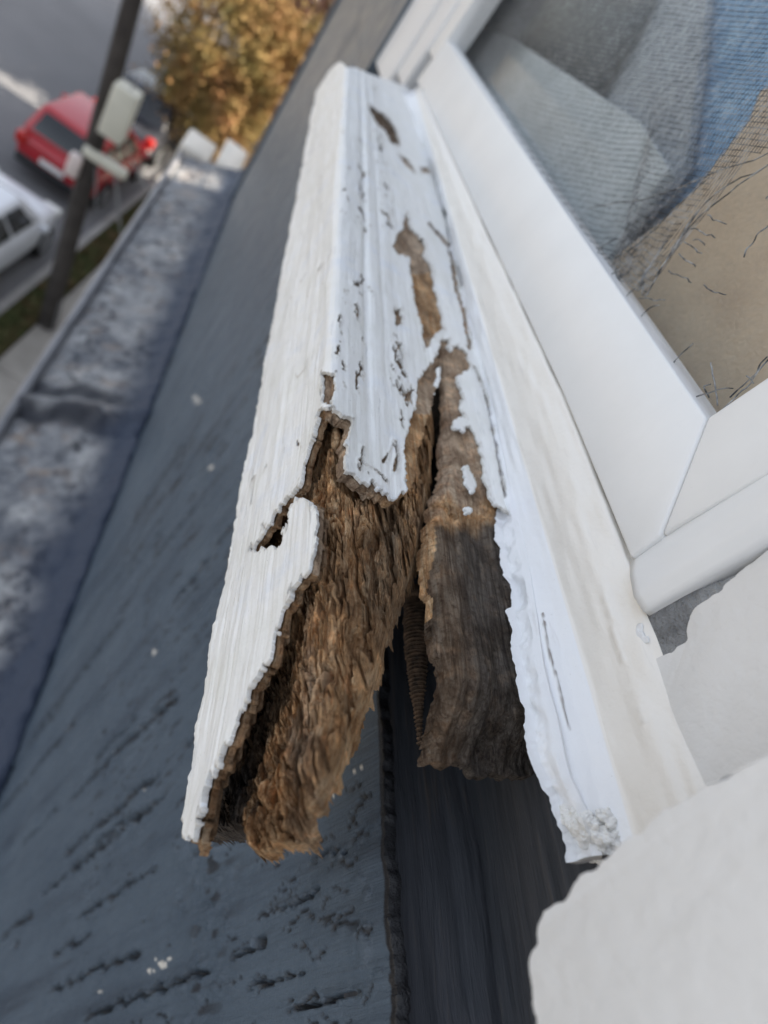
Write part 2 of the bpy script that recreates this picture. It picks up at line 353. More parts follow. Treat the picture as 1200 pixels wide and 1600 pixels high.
# ================================================================== THE ROTTEN SILL
sill = thing('window_sill', 'white painted wooden window sill, split and rotted brown at its near end', 'window sill')
KEEP = [(300, -250), (820, -250), (900, 100), (1000, 900), (900, 1180), (860, 1176), (820, 1168), (790, 1150), (770, 1160), (742, 1150), (722, 1095), (712, 1040), (700, 985), (683, 920), (681, 850), (684, 805), (703, 750), (712, 700), (708, 650), (700, 590), (690, 530),
        (686, 600), (676, 650), (664, 690), (655, 740), (645, 765), (626, 772), (612, 782), (590, 764), (578, 757), (562, 752), (552, 742), (538, 740), (540, 690), (548, 680), (553, 655), (515, 645), (500, 650), (490, 680), (478, 715), (470, 750), (455, 775),
        (440, 795), (425, 815), (405, 845), (397, 862), (405, 868), (415, 860), (437, 857), (448, 825), (458, 790), (468, 775), (478, 780), (490, 785), (498, 810), (497, 850), (487, 885), (462, 915), (455, 935), (440, 960), (425, 1020), (400, 1065),
        (385, 1110), (372, 1140), (360, 1180), (340, 1215), (325, 1250), (318, 1318), (303, 1332), (288, 1302), (270, 1240), (150, 1240), (150, -250)]
EXP = [[(632, 335), (640, 360), (655, 375), (662, 385), (660, 400), (672, 420), (678, 450), (690, 490), (694, 515), (680, 522), (672, 540), (665, 545), (660, 510), (650, 470), (642, 440), (638, 405), (620, 398), (612, 385), (620, 368), (628, 360)],
       [(690, 530), (676, 565), (655, 590), (650, 640), (640, 660), (632, 690), (634, 745), (640, 800), (700, 770), (700, 530)],
       [(691, 530), (705, 548), (712, 540), (730, 556), (733, 575), (716, 590), (722, 605), (722, 640), (735, 668), (746, 690), (755, 735), (765, 780), (785, 800), (815, 822), (1000, 850), (1000, 1250), (600, 1250), (660, 780), (698, 640)],
       [(505, 583), (522, 590), (522, 610), (515, 637), (500, 630), (503, 600)],
       [(574, 165), (600, 178), (618, 200), (626, 228), (612, 226), (600, 205), (583, 188)], [(622, 240), (636, 248), (650, 270), (640, 262), (628, 252)], [(655, 262), (668, 262), (672, 272), (660, 270)],
       [(618, 480), (628, 482), (630, 505), (620, 508)], [(612, 532), (626, 536), (622, 545)], [(280, 1312), (330, 1312), (330, 1360), (270, 1360)],
       [(500, 640), (520, 640), (520, 655), (498, 652)], [(463, 690), (467, 691), (467, 696), (462, 696)]]
ISL = [[(710, 655), (725, 650), (735, 662), (725, 672), (708, 668)], [(722, 728), (735, 727), (746, 755), (742, 770), (728, 757)], [(726, 793), (738, 790), (740, 800), (730, 802)], [(683, 575), (690, 572), (692, 620), (684, 632), (682, 600)],
       [(712, 590), (738, 580), (752, 620), (750, 645), (735, 635), (722, 612)]]
CRK = [([(670, 352), (690, 368), (704, 385), (709, 420), (714, 455), (722, 480), (728, 515), (733, 545)], 3.2), ([(738, 578), (752, 610), (764, 650), (772, 700), (778, 735), (790, 785)], 1.8), ([(600, 720), (612, 700), (616, 690)], 1.6), ([(560, 720), (590, 735), (604, 752)], 1.2), ([(566, 700), (562, 735)], 1.1), ([(618, 690), (622, 712), (616, 735)], 2.2)]
def endY(q): return np.interp(q, [0, .025, .045, .0517, .06, .12], [.70, .685, .62, .575, .60, .72])
HQ = ST - SB
tt = np.r_[geo(.012, .15, 0, 3, 430)[:-1], geo(.15, .62, 0, 8, 330)]
qs = np.r_[np.linspace(-.006, .095, 300)[:-1], np.linspace(.095, .125, 50)]
T, Qq = np.meshgrid(tt, qs, indexing='ij')
ey = endY(Qq); Yv = np.where(T < .15, T, .15 + (T - .15) / (.62 - .15) * (ey - .15))
r_ = .0035                                          # rounded arris
def prof(q):
    x = np.full_like(q, SX); z = SB + q
    x = np.where(q < 0, SX - q * 1.0, x); z = np.where(q < 0, SB + q * .15, z)
    lo = HQ - r_; hi = HQ + r_ * (math.pi / 2 - 1)
    th = np.clip((q - lo) / r_, 0, math.pi / 2)
    x = np.where(q > lo, SX + r_ * (1 - np.cos(th)), x); z = np.where(q > lo, ST - r_ + r_ * np.sin(th), z)
    x = np.where(q > hi, SX + r_ + (q - hi), x); z = np.where(q > hi, ST + .00 * (q - hi), z)
    return x, z
x_, z_ = prof(Qq)
P0 = np.stack([x_, Yv, z_], -1); N0 = -grid_normals(P0)
if N0[50, -20, 2] < 0: N0 = -N0
# waviness of the old board
wob = .0007 * fbm(P0, (30, 14, 30), 3, 1) + .0011 * vn(P0, (60, 9, 60), 2) * ss(.0, .02, Qq)
ridge = .00035 * fbm(np.stack([P0[..., 0] * 0, Yv * .04, Qq], -1), (1, 350, 420), 4, 4) + .00025 * fbm(P0, (260, 30, 260), 3, 5)
groove = -.0012 * np.exp(-((Qq - .064) / .0016) ** 2) * ss(.1, .2, Yv) - .0008 * np.exp(-((Qq - .072) / .0012) ** 2) * ss(.12, .25, Yv)
base = P0 + N0 * (wob + ridge + groove)[..., None]
bot = ss(.006, -.002, Qq); base = base + N0 * (-.0007 * bot * (vn(P0, (1, 90, 1), 12) + .8 * fbm(P0, (1, 500, 1), 3, 13)))[..., None]
PX = proj(P0)
pxs = 956 / np.maximum((P0 @ np.array([xax[2], hax[2], uax[2]])), .05)    # pixels per metre at each point
rag = (fbm(P0, (420, 210, 420), 5, 6, .62)) * .0026 * pxs
ragf = (fbm(P0, (700, 330, 700), 4, 8, .65)) * .0015 * pxs
keep = sdf(PX, KEEP) + np.clip(rag, -7, 7) * .7
expo = np.full(T.shape, 1e9)
for e in EXP: expo = np.minimum(expo, sdf(PX, e))
expo = expo + np.clip(ragf, -5, 5)
isl = np.full(T.shape, 1e9)
for e in ISL: isl = np.minimum(isl, sdf(PX, e))
isl = isl + np.clip(ragf, -3, 3) * .8
for l, wd in CRK: expo = np.minimum(expo, lined(PX, l) - wd + np.clip(ragf, -2, 2) * .9)
expo = np.where(isl < 0, 5, expo)
# small flakes gone along the arris and on the flat top
sn = fbm(P0, (420, 170, 420), 3, 15, .6)
zone = np.maximum(np.exp(-((Qq - .0535) / .0022) ** 2), .95 * np.exp(-((Qq - .062) / .0035) ** 2)) * ss(.095, .115, Yv) * ss(.50, .34, Yv)
zone = np.maximum(zone, .9 * np.exp(-((Qq - .078) / .004) ** 2) * ss(.12, .14, Yv))
zone = zone * ss(-.25, .25, vn(P0, (60, 38, 60), 44))
flake = (.47 - .40 * zone) - sn
flake = np.where(sn < .14, 1, flake)
expo = np.minimum(expo, np.where(zone > .12, flake * 25, 5))
hair = np.abs(vn(P0, (300, 26, 300), 51)) / (1 + 0 * sn); hz = vn(P0, (80, 60, 80), 52)
expo = np.minimum(expo, np.where((Qq < .045) & (hz > .42), hair * 60 - 1.2, 5))
c4 = lambda a: (a[:-1, :-1] + a[1:, :-1] + a[1:, 1:] + a[:-1, 1:]) / 4
kf = c4(keep) < 0; ef = c4(expo) < 0
# wood body under the paint
tone = np.full(T.shape, .85)
tone = np.where(PX[..., 1] > 470, .80, tone); tone = np.where((PX[..., 1] > 425) & (PX[..., 1] < 520) & (PX[..., 0] > 635), .35 + .25 * sn, tone)
tone = np.where(Qq < .048, .24, tone)
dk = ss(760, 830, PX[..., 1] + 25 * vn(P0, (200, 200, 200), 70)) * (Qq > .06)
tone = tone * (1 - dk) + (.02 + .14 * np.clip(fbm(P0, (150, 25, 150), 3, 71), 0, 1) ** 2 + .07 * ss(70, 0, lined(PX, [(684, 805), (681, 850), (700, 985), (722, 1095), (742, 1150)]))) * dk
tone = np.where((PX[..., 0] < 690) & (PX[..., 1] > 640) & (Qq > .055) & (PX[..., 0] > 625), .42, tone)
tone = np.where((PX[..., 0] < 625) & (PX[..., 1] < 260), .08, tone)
wsink = .0005 + .0009 * np.abs(fbm(P0, (300, 22, 300), 3, 16)) + .0035 * dk * np.abs(fbm(P0, (140, 16, 140), 3, 17))
edgegap = ss(12, 0, np.abs(lined(PX, [(690, 560), (708, 650), (712, 700), (684, 805), (681, 850), (700, 985), (722, 1095), (742, 1150)]))) * ss(600, 680, PX[..., 1])
wsink = wsink + .0035 * edgegap
eb = ss(150, 0, lined(PX, [(735, 1150), (770, 1165), (870, 1180)]) + 30 * vn(P0, (150, 20, 150), 87)) * dk; wsink = wsink + .011 * eb ** 2 + .004 * dk * np.abs(fbm(P0, (90, 60, 90), 4, 88)) * ss(900, 1100, PX[..., 1])
wsink = wsink + .0022 * dk * ss(.085, .105, P0[..., 0])
wsink = wsink + .0012 * ss(0, -6, expo) * (dk < .5)
Pw = base - N0 * wsink[..., None]
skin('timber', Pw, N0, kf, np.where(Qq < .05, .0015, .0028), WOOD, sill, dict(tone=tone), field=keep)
st = 7; kc = kf[::st, ::st]; Pb = (P0 - N0 * .0030)[::st, ::st]
kk = np.zeros((Pb.shape[0] - 1, Pb.shape[1] - 1), bool); kk[:] = c4(np.where(Qq > .050, 1, keep + 9)[::st, ::st]) < 0
skin('timber_back', Pb, N0[::st, ::st], kk, np.full(Pb.shape[:2], .001), WOOD, sill, dict(tone=np.full(Pb.shape[:2], .2)))
# paint film, curling a little where it has broken
ed = np.minimum(-keep, expo); curl = ss(9, 0, ed) * np.clip(.5 + 1.4 * vn(P0, (180, 90, 180), 80), 0, 1)
thick = .00042 + .0003 * fbm(P0, (200, 60, 200), 3, 81) + .0005 * curl + .0002 * ss(.03, 0, Qq) * np.abs(vn(P0, (500, 90, 500), 82))
Pp = base + N0 * np.maximum(thick, .0002)[..., None]
edge = ss(2.6, .2, ed) * .8
pf = c4(np.maximum(np.maximum(keep, -expo), PX[..., 1] - 1318)) < 0
skin('paint_layer', Pp, N0, pf, np.maximum(thick, .0002) + .0003, PAINT, sill, dict(edge=edge), field=np.maximum(np.maximum(keep, -expo), PX[..., 1] - 1318))
# solid lower body of the sound far half of the sill
inner = [(SX + .0055, SB + .002), (SX + .0055, ST - .0057), (.118, ST - .0057), (.118, SB + .002)]
mesh('timber_core', *prism([(x, .195, z) for x, z in inner], (0, .36, 0)), WOOD, sill)

# rotten heart: a split face a few millimetres behind the lost front
ROWS = [[(520, 560), (560, 570), (650, 560)], [(500, 625), (560, 632), (672, 625)], [(488, 672), (560, 680), (668, 690)], [(462, 735), (545, 742), (657, 748)], [(425, 795), (540, 800), (650, 795)], [(388, 848), (530, 850), (641, 840)],
        [(400, 900), (520, 905), (624, 893)], [(425, 950), (515, 955), (606, 950)], [(414, 1010), (500, 1015), (592, 1005)], [(392, 1062), (480, 1070), (574, 1060)], [(370, 1118), (450, 1125), (545, 1112)], [(352, 1172), (430, 1178), (528, 1160)],
        [(330, 1215), (410, 1225), (513, 1205)], [(316, 1250), (400, 1262), (500, 1245)], [(312, 1276), (345, 1276), (362, 1282), (378, 1286), (376, 1302), (400, 1306), (430, 1300), (455, 1290), (484, 1272)],
        [(310, 1285), (345, 1279), (362, 1284), (379, 1292), (378, 1322), (402, 1332), (428, 1314), (440, 1316), (466, 1298), (478, 1284)]]
nb, na = 760, 520
R = np.stack([resample(r, na) for r in ROWS])      # rows x na x 2
tb = np.linspace(0, len(ROWS) - 1, nb); i0 = np.minimum(tb.astype(int), len(ROWS) - 2); fb = (tb - i0)[:, None, None]
G = R[i0] * (1 - fb) + R[i0 + 1] * fb
G = G + np.stack([-16 * np.linspace(0, 1, na)[None] * ss(.35, .6, np.linspace(0, 1, nb))[:, None], -20 * ss(.7, 1, np.linspace(0, 1, nb))[:, None] * np.linspace(.3, 1, na)[None] ** .5], -1)
aa = np.linspace(0, 1, na)[None] * np.ones((nb, 1)); bb = np.linspace(0, 1, nb)[:, None] * np.ones((1, na))
G[..., 0] += -26 * ss(.35, .5, np.linspace(0, 1, nb))[:, None] * ss(.30, 0, np.linspace(0, 1, na))[None]
RY = np.stack([G[..., 0] - 600, G[..., 1] - 800, np.full(aa.shape, FPX)], -1)
RW = np.stack([RY @ xax, RY @ hax, RY @ uax], -1) / FPX
tX = (SX + .0045) / RW[..., 0]; tZ = (ST - .0035) / RW[..., 2]
kk_ = 900.; tA = np.log(np.exp(kk_ * tX * 1.) + np.exp(kk_ * tZ)) / kk_    # smooth maximum: the offset rounded box
C0 = RW * tA[..., None]
pr = aa
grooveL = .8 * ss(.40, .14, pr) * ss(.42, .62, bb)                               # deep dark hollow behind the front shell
Cc = C0; C0 = C0 + np.stack([vn(C0, 130, 130) + .4 * vn(C0, 420, 133), 4 * vn(C0, (200, 120, 200), 131), vn(C0, 130, 132) + .4 * vn(C0, 420, 134)], -1) * .0016
ribs = fbm(C0, (210, 34, 210), 4, 100, .6); pock = fbm(C0, (330, 200, 330), 4, 101, .65); big = fbm(C0, (70, 18, 70), 3, 102)
vor = np.abs(fbm(C0, (420, 60, 420), 3, 103))
fib = np.abs(fbm(C0, (700, 45, 700), 3, 110, .6))
gr2 = np.exp(-((pr - .44 - .09 * vn(C0 * 0 + bb[..., None], (5, 1, 1), 104)) / .03) ** 2) * ss(.55, .7, bb)
edgeR = ss(.90, 1., pr)
disp = .0012 + .0030 * ribs + .0026 * pock + .0022 * big + .0022 * fib + .0016 * np.abs(vor) + .0075 * grooveL + .0035 * gr2 + .0012 * edgeR * (1 + ribs)
rd = lambda f_, sd_, pw: (1 - np.abs(fbm(C0, f_, 3, sd_, .55))) ** pw
disp += .0030 * ss(.35, 1, rd((360, 45, 360), 120, 7)) + .0014 * ss(.4, 1, rd((700, 110, 700), 121, 6)) + .0034 * ss(.4, 1, rd((190, 170, 190), 122, 6)) * ss(0, .3, vn(C0, (60, 40, 60), 123))
disp += .003 * ss(.93, 1, bb)
shelf = np.floor((fbm(C0, (120, 30, 120), 3, 105) + 1) * 5) / 5; disp += .0030 * (shelf - 1)
disp = np.maximum(disp, -.0022)
dirv = np.array([.72, 0, -.69])
calm = .45 + .75 * ss(-.35, .35, fbm(C0, (80, 22, 80), 3, 150)); disp = .0012 + (disp - .0012) * np.where(grooveL > .3, 1, calm); disp += .0042 * ss(.07, 0, np.abs(fbm(C0, (95, 13, 95), 3, 151))) + .0022 * ss(.06, 0, np.abs(fbm(C0, (260, 30, 260), 2, 152)))
disp += .0009 * np.abs(fbm(C0, (1000, 500, 1000), 3, 140, .6)) + .0022 * ss(.1, .5, fbm(C0, (260, 150, 260), 4, 141, .6))
C0 = Cc
C = C0 + dirv * disp[..., None]
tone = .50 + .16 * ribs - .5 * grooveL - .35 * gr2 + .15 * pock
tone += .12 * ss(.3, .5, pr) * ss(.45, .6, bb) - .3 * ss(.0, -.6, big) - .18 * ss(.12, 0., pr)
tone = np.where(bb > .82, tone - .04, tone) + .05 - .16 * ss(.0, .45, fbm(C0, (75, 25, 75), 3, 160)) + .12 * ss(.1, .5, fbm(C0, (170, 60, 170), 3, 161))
dn = np.zeros_like(C); dn[..., 0] = -.72; dn[..., 2] = .69
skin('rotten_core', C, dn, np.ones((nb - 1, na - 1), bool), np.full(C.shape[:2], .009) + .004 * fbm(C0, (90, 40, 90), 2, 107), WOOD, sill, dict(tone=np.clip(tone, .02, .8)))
def sx(nv, ps, z, seed, tv=.3, depth=.01, nm='splinter', amp=.0012):
    """a fragment of rotten wood: traced top face at its own height, rough all over"""
    rows = [resample(r, 60) for r in ps]; A = np.stack(rows); tb = np.linspace(0, len(rows) - 1, nv); i = np.minimum(tb.astype(int), len(rows) - 2); f = (tb - i)[:, None, None]
    g = A[i] * (1 - f) + A[i + 1] * f; zz = np.interp(np.linspace(0, 1, nv), np.linspace(0, 1, len(z)), z)
    Pq = np.stack([[onZ(p, zz[a]) for p in g[a]] for a in range(nv)]); v = np.linspace(-1, 1, 60)[None]
    n3 = fbm(Pq, (350, 50, 350), 4, seed); Pq[..., 2] += -.004 * v ** 2 + amp * 2 * n3 + amp * fbm(Pq, (200, 200, 200), 3, seed + 1)
    nn = np.zeros_like(Pq); nn[..., 2] = 1
    return skin(nm, Pq, nn, np.ones((nv - 1, 59), bool), np.full(Pq.shape[:2], depth), WOOD, sill, dict(tone=np.clip(tv + .25 * n3, 0, 1)))
sx(90, [[(592, 935), (628, 935)], [(570, 985), (604, 985)], [(548, 1035), (592, 1032)], [(540, 1075), (584, 1068)], [(541, 1098), (560, 1104), (580, 1092)]], [-.098, -.102, -.108], 301, .40, .012)
sx(60, [[(640, 830), (664, 840)], [(624, 890), (648, 900)], [(614, 935), (632, 945)]], [-.116, -.120], 311, .10, .006)

# rusty screw and peg standing in the cavity
k = Mt('brown_rusted_screw', .75, .3, (.1, .06, .03)); g = k.noise(400, 5)
RUST = k.out(k.ramp(g, (.3, (.04, .03, .022)), (.7, (.22, .14, .085))), k.bump(k.noise(900, 4), .0004))
def screw():
    a = onZ((648, 938), -.111); b = onZ((656, 1165), -.1160); L = np.linalg.norm(b - a); ax = (b - a) / L
    s = thing('rusty_screw', 'brown rusted screw with fine thread lying in the dark gap of the sill', 'screw', tuple((a + b) / 2))
    A = np.cross(ax, (0, 0, 1.)); A /= np.linalg.norm(A); B = np.cross(A, ax)
    n, m = 420, 20; t = np.linspace(0, 1, n)[:, None]; th = np.linspace(0, 2 * math.pi, m, endpoint=False)[None]
    rad = .0027 * ss(1.05, .25, t) + .0005 + 0 * th
    ph = (t * L / .0011 * 2 * math.pi + th) % (2 * math.pi); thr = np.maximum(0, 1 - np.abs(ph - math.pi) / 1.1)
    rad = rad + .0008 * thr * ss(.02, .07, t) * (.6 + .6 * vn(np.stack([t + 0 * th, np.cos(th) + 0 * t, np.sin(th) + 0 * t], -1), (30, 1.5, 1.5), 7))
    Pn = a + ax * (t * L)[..., None] + rad[..., None] * (np.cos(th)[..., None] * A + np.sin(th)[..., None] * B)
    idx = np.arange(n * m).reshape(n, m); j = (np.arange(m) + 1) % m
    F = np.stack([idx[:-1], idx[:-1][:, j], idx[1:][:, j], idx[1:]], -1).reshape(-1, 4)
    mesh('shank', Pn.reshape(-1, 3), F, RUST, s, True)
    hp = [(-.004, 0), (-.004, .003), (-.0028, .0044), (-.001, .0044), (.001, .0024)]; V = []; F = []
    for q, (l, r) in enumerate(hp):
        for c in range(16): V.append(a + ax * l + (A * math.cos(c * math.pi / 8) + B * math.sin(c * math.pi / 8)) * max(r, 1e-5))
        if q: F += [[(q - 1) * 16 + c, (q - 1) * 16 + (c + 1) % 16, q * 16 + (c + 1) % 16, q * 16 + c] for c in range(16)]
    mesh('head', V, F, RUST, s, True)
screw()
def blob(name, c, r, mat, parent=None, seed=0, amp=.35, fr=None, n=40):
    c = np.asarray(c, float); r = np.asarray(r, float) * np.ones(3)
    th = np.linspace(0, math.pi, n)[:, None]; ph = np.linspace(0, 2 * math.pi, 2 * n, endpoint=False)[None]
    D = np.stack([np.sin(th) * np.cos(ph), np.sin(th) * np.sin(ph), np.cos(th) + 0 * ph], -1)
    fr = fr or 1.6; s = 1 + amp * fbm(D + seed * 3.1, fr, 4, seed) * 1.6; s = s + amp * .35 * (np.floor(fbm(D + seed, fr * 1.7, 2, seed + 3) * 4) / 4)
    V = c + D * s[..., None] * r; idx = np.arange(n * 2 * n).reshape(n, 2 * n); j = (np.arange(2 * n) + 1) % (2 * n)
    F = np.stack([idx[:-1], idx[1:], idx[1:][:, j], idx[:-1][:, j]], -1).reshape(-1, 4)
    return mesh(name, V.reshape(-1, 3), F, mat, parent, True, attrs=dict(tone=np.full(len(V.reshape(-1, 3)), .3)))
tag(blob('wood_crumb', onZ((640, 880), -.104), (.003, .004, .0026), WOOD, None, 5, .3), 'small brown crumb of rotten wood wedged above the rusty screw', 'wood crumb')

# ================================================================== WHITE TRIM BETWEEN SILL AND WINDOW
FX = .124                                            # plane of the vinyl frame
trim = thing('sill_trim', 'thick white caulked strip with a ragged edge between sill and window frame', 'trim')
E0 = [(612, 112), (640, 165), (676, 260), (700, 340), (716, 410), (733, 500), (750, 570), (771, 650), (783, 720), (795, 790), (808, 850), (818, 905), (828, 980), (836, 1040), (846, 1085), (858, 1130), (866, 1180), (875, 1215), (893, 1255), (912, 1290)]
E1 = [(655, 135), (700, 222), (783, 400), (812, 500), (850, 685), (909, 825), (951, 956), (970, 1022), (1005, 1130), (1040, 1228)]
E2 = [(652, 126), (760, 362), (815, 480), (877, 614), (930, 742), (984, 872), (992, 935), (1012, 1000), (1060, 1100), (1130, 1190)]
n = 620
def curve3(pts, f, n): return resample([f(p) for p in pts], n)
a0 = resample(E0, n); a1 = resample(E1, n); a2 = resample(E2, n)
tpar = np.linspace(0, 1, n)
# match samples by distance along the wall
def at_rows(px, Z, n, lim=None):
    c = np.array([onZ(p, Z) for p in px]); return c
c0 = np.array([onZ(p, ST + .0015) for p in a0]); yv = geo(.034, .66, 0, 9, n)
def byY(c): o = np.argsort(c[:, 1]); c = c[o]; return np.stack([np.interp(yv, c[:, 1], c[:, k]) for k in (0, 2)], 1)
b0 = byY(c0)
c1 = np.array([onZ(p, ST + .0085) for p in a1]); b1 = byY(c1)
l2 = [(652, 126), (877, 614), (984, 872)]; r2 = np.array([onX(p, FX) for p in resample(l2, n)]); b2 = byY(r2)
b1[:, 0] = np.minimum(b1[:, 0], b2[:, 0] - .004)
prof_t = np.array([0, .04, .1, .25, .45, .62, .70, .74, .85, 1.0])
m = 110; u = np.linspace(0, 1, m)
P = np.zeros((n, m, 3))
for i in range(n):
    ctl = np.array([b0[i] + [0.0006, -.0035], b0[i], b0[i] + [.0015, .0016], b0[i] * .68 + b1[i] * .32 + [0, -.0012], b0[i] * .3 + b1[i] * .7 + [0, -.0012], b1[i], b1[i] + [.0006, .0010], b2[i] * .5 + b1[i] * .5 + [-.001, .001], b2[i] + [0, -.0006], b2[i] + [.006, 0]])
    uu = np.linspace(0, 1, len(ctl)); P[i, :, 0] = np.interp(u, uu, ctl[:, 0]); P[i, :, 2] = np.interp(u, uu, ctl[:, 1]); P[i, :, 1] = yv[i]
for _ in range(3): P[:, 1:-1] = (P[:, :-2] + 2 * P[:, 1:-1] + P[:, 2:]) / 4
Nn = -grid_normals(P); 
if Nn[300, 50, 2] < 0: Nn = -Nn
U = u[None] * np.ones((n, 1))
P = P + Nn * (.0005 * fbm(P, (120, 40, 120), 4, 400) + .0004 * vn(P, (500, 70, 500), 401) + .0013 * ss(.3, .0, U) * fbm(P, (220, 170, 220), 4, 402))[..., None]
P[..., 0] += ss(.14, 0, U) * (.0026 * fbm(P, (1, 300, 300), 4, 403) + .002 * vn(P, (1, 60, 60), 404))
# hairline cracks: along the bluish hollow and between the strips
PXt = proj(P); ck = np.minimum(lined(PXt, [(848, 960), (858, 1020), (870, 1060), (884, 1120), (890, 1140)]), lined(PXt, [(940, 920), (951, 956), (958, 990), (970, 1022), (980, 1060), (1005, 1130)]) + .6)
ck = ck + 1.2 * vn(P, (700, 700, 700), 407)
crk = ss(2.4, .3, ck); P = P - Nn * (.0007 * crk)[..., None]
k = Mt('white_caulk', .45, .4); cc = k.ramp(k.noise(25, 5), (.3, (.79, .80, .825)), (.7, (.82, .82, .815)))
cc = k.mix(k.ramp(k.noise(1800, 3, .6), (.68, 0.), (.78, .5)), cc, (.38, .36, .34)); cc = k.mix(k.attr('crack'), cc, (.28, .25, .23)); cc = k.mix(k.attr('cream'), cc, (.80, .76, .69))
cc = k.mix(k.ramp(k.noise(1, 5, .7, k.map((420, 50, 420))), (.60, 0.), (.75, .35)), cc, (.55, .52, .5))
CAULK = k.out(cc, k.bump(k.noise(400, 4), .0004, .5, k.bump(k.noise(90, 4), .0012, .4)))
skin('caulk_strip', P, Nn, np.ones((n - 1, m - 1), bool), np.full(P.shape[:2], .003), CAULK, trim, dict(crack=crk, cream=ss(.56, .62, U) * .8))
mesh('backing_strip', *prism([(.136, -.19, WT - .004), (.126, -.19, ST - .006), (FX + .010, -.19, -.070), (FX + .03, -.19, -.070), (FX + .03, -.19, WT - .004)], (0, .82, 0)), BED, trim)
pc = tag(blob('caulk_lump', onZ((815, 832), -.082), (.0018, .003, .0014), CAULK, None, 9, .45), 'small blob of white caulk on the ragged edge of the trim strip', 'caulk lump')
cl = thing('crumbling_putty', 'crumbling off-white putty clump at the near foot of the white trim', 'putty', tuple(onZ((940, 1295), -.09)))
for i, (p, z, r) in enumerate([((902, 1272), -.084, (.0035, .004, .003)), ((925, 1296), -.082, (.004, .0035, .003)), ((950, 1312), -.080, (.0035, .003, .003)), ((955, 1280), -.079, (.004, .003, .002)), ((1000, 1268), -.076, (.005, .0035, .002)), ((1030, 1252), -.074, (.003, .003, .0018)), ((938, 1330), -.083, (.003, .0025, .002))]):
    blob('putty_piece', onZ(p, z), r, PUTTY, cl, 20 + i, .38, 1.5, 50)

# ================================================================== WINDOW: frame, glass, screen
win = thing('window', 'white vinyl window frame with mitred corner around dusty glass', 'window')
def px_prism(pts, X, d, name, mat, parent, bev=.0008):
    return bevel(mesh(name, *prism([onX(p, X) for p in pts], (d, 0, 0)), mat, parent), bev)
px_prism([(698, 60), (1103, 652), (1031, 836), (985, 872), (878, 612), (651, 126)], FX, .014, 'bottom_rail', VINYL, win)
px_prism([(1105.5, 652), (1200, 588), (1330, 500), (1420, 440), (1420, 600), (1330, 655), (1200, 738), (1034, 835)], FX + .0004, .0136, 'side_rail', VINYL, win)
# inner lip of the rail
px_prism([(705, 62), (1106, 645), (1098, 655), (698, 66)], FX + .006, .012, 'glazing_lip', VINYL, win)
GX = .150
mg = bpy.data.materials.new('window_glass'); mg.use_nodes = True; t = mg.node_tree; t.nodes.clear()
o_ = t.nodes.new('ShaderNodeOutputMaterial'); mx = t.nodes.new('ShaderNodeMixShader'); tr = t.nodes.new('ShaderNodeBsdfTransparent'); gl = t.nodes.new('ShaderNodeBsdfGlossy'); fr0 = t.nodes.new('ShaderNodeLayerWeight'); fr0.inputs[0].default_value = .5; fr = t.nodes.new('ShaderNodeMath'); fr.operation = 'POWER'; fr.inputs[1].default_value = 6.5; t.links.new(fr0.outputs['Facing'], fr.inputs[0])
tr.inputs[0].default_value = (.93, .95, .95, 1); gl.inputs['Roughness'].default_value = .02
df = t.nodes.new('ShaderNodeBsdfDiffuse'); df.inputs[0].default_value = (.5, .5, .5, 1); mx2 = t.nodes.new('ShaderNodeMixShader')
nz = t.nodes.new('ShaderNodeTexNoise'); nz.inputs['Scale'].default_value = 300; nz.inputs['Detail'].default_value = 6; rp = t.nodes.new('ShaderNodeMapRange'); rp.inputs[1].default_value = .35; rp.inputs[2].default_value = .8; rp.inputs[3].default_value = .02; rp.inputs[4].default_value = .10
t.links.new(nz.outputs[0], rp.inputs[0]); t.links.new(rp.outputs[0], mx2.inputs[0]); t.links.new(tr.outputs[0], mx2.inputs[1]); t.links.new(df.outputs[0], mx2.inputs[2])
t.links.new(fr.outputs[0], mx.inputs[0]); t.links.new(mx2.outputs[0], mx.inputs[1]); t.links.new(gl.outputs[0], mx.inputs[2]); t.links.new(mx.outputs[0], o_.inputs[0])
mesh('glass', *boxmb(GX, GX + .003, .06, .93, -.055, .6), mg, win)
bevel(mesh('top_rail', *boxmb(FX, FX + .03, .0, .93, .6, .64), VINYL, win), .001)

def px_solid(pts, X, d, name, mat, label, cat, bev=.001):
    o = bevel(mesh(name, *prism([onX(p, X) for p in pts], (d, 0, 0)), mat), bev); return tag(o, label, cat)
k = Mt('tan_reflection_panel', .75, .3); f = k.noise(40, 5)
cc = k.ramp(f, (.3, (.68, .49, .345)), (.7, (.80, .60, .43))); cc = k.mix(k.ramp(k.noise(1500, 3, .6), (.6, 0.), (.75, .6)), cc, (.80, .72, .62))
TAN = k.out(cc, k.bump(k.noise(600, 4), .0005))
room_l = 'inside the window behind the torn screen'  # coloured panels added behind the glass, standing in for the reflections in it
px_solid([(1400, 60), (1240, 120), (1187, 140), (1170, 185), (1140, 225), (1080, 300), (1040, 340), (960, 400), (930, 460), (1150, 760), (1500, 600)], .176, .01, 'tan_reflection_panel', TAN, 'speckled tan panel close behind the glass, standing in for its reflection at the lower corner', 'board')
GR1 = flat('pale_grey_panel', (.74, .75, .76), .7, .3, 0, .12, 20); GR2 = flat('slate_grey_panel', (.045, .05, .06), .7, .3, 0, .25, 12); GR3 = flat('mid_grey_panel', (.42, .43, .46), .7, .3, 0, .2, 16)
k = Mt('blue_reflection_panel', .8, .2); BLC = k.out(k.ramp(k.noise(30, 4), (.3, (.17, .33, .56)), (.7, (.36, .54, .74))), k.bump(k.noise(900, 3), .0005))
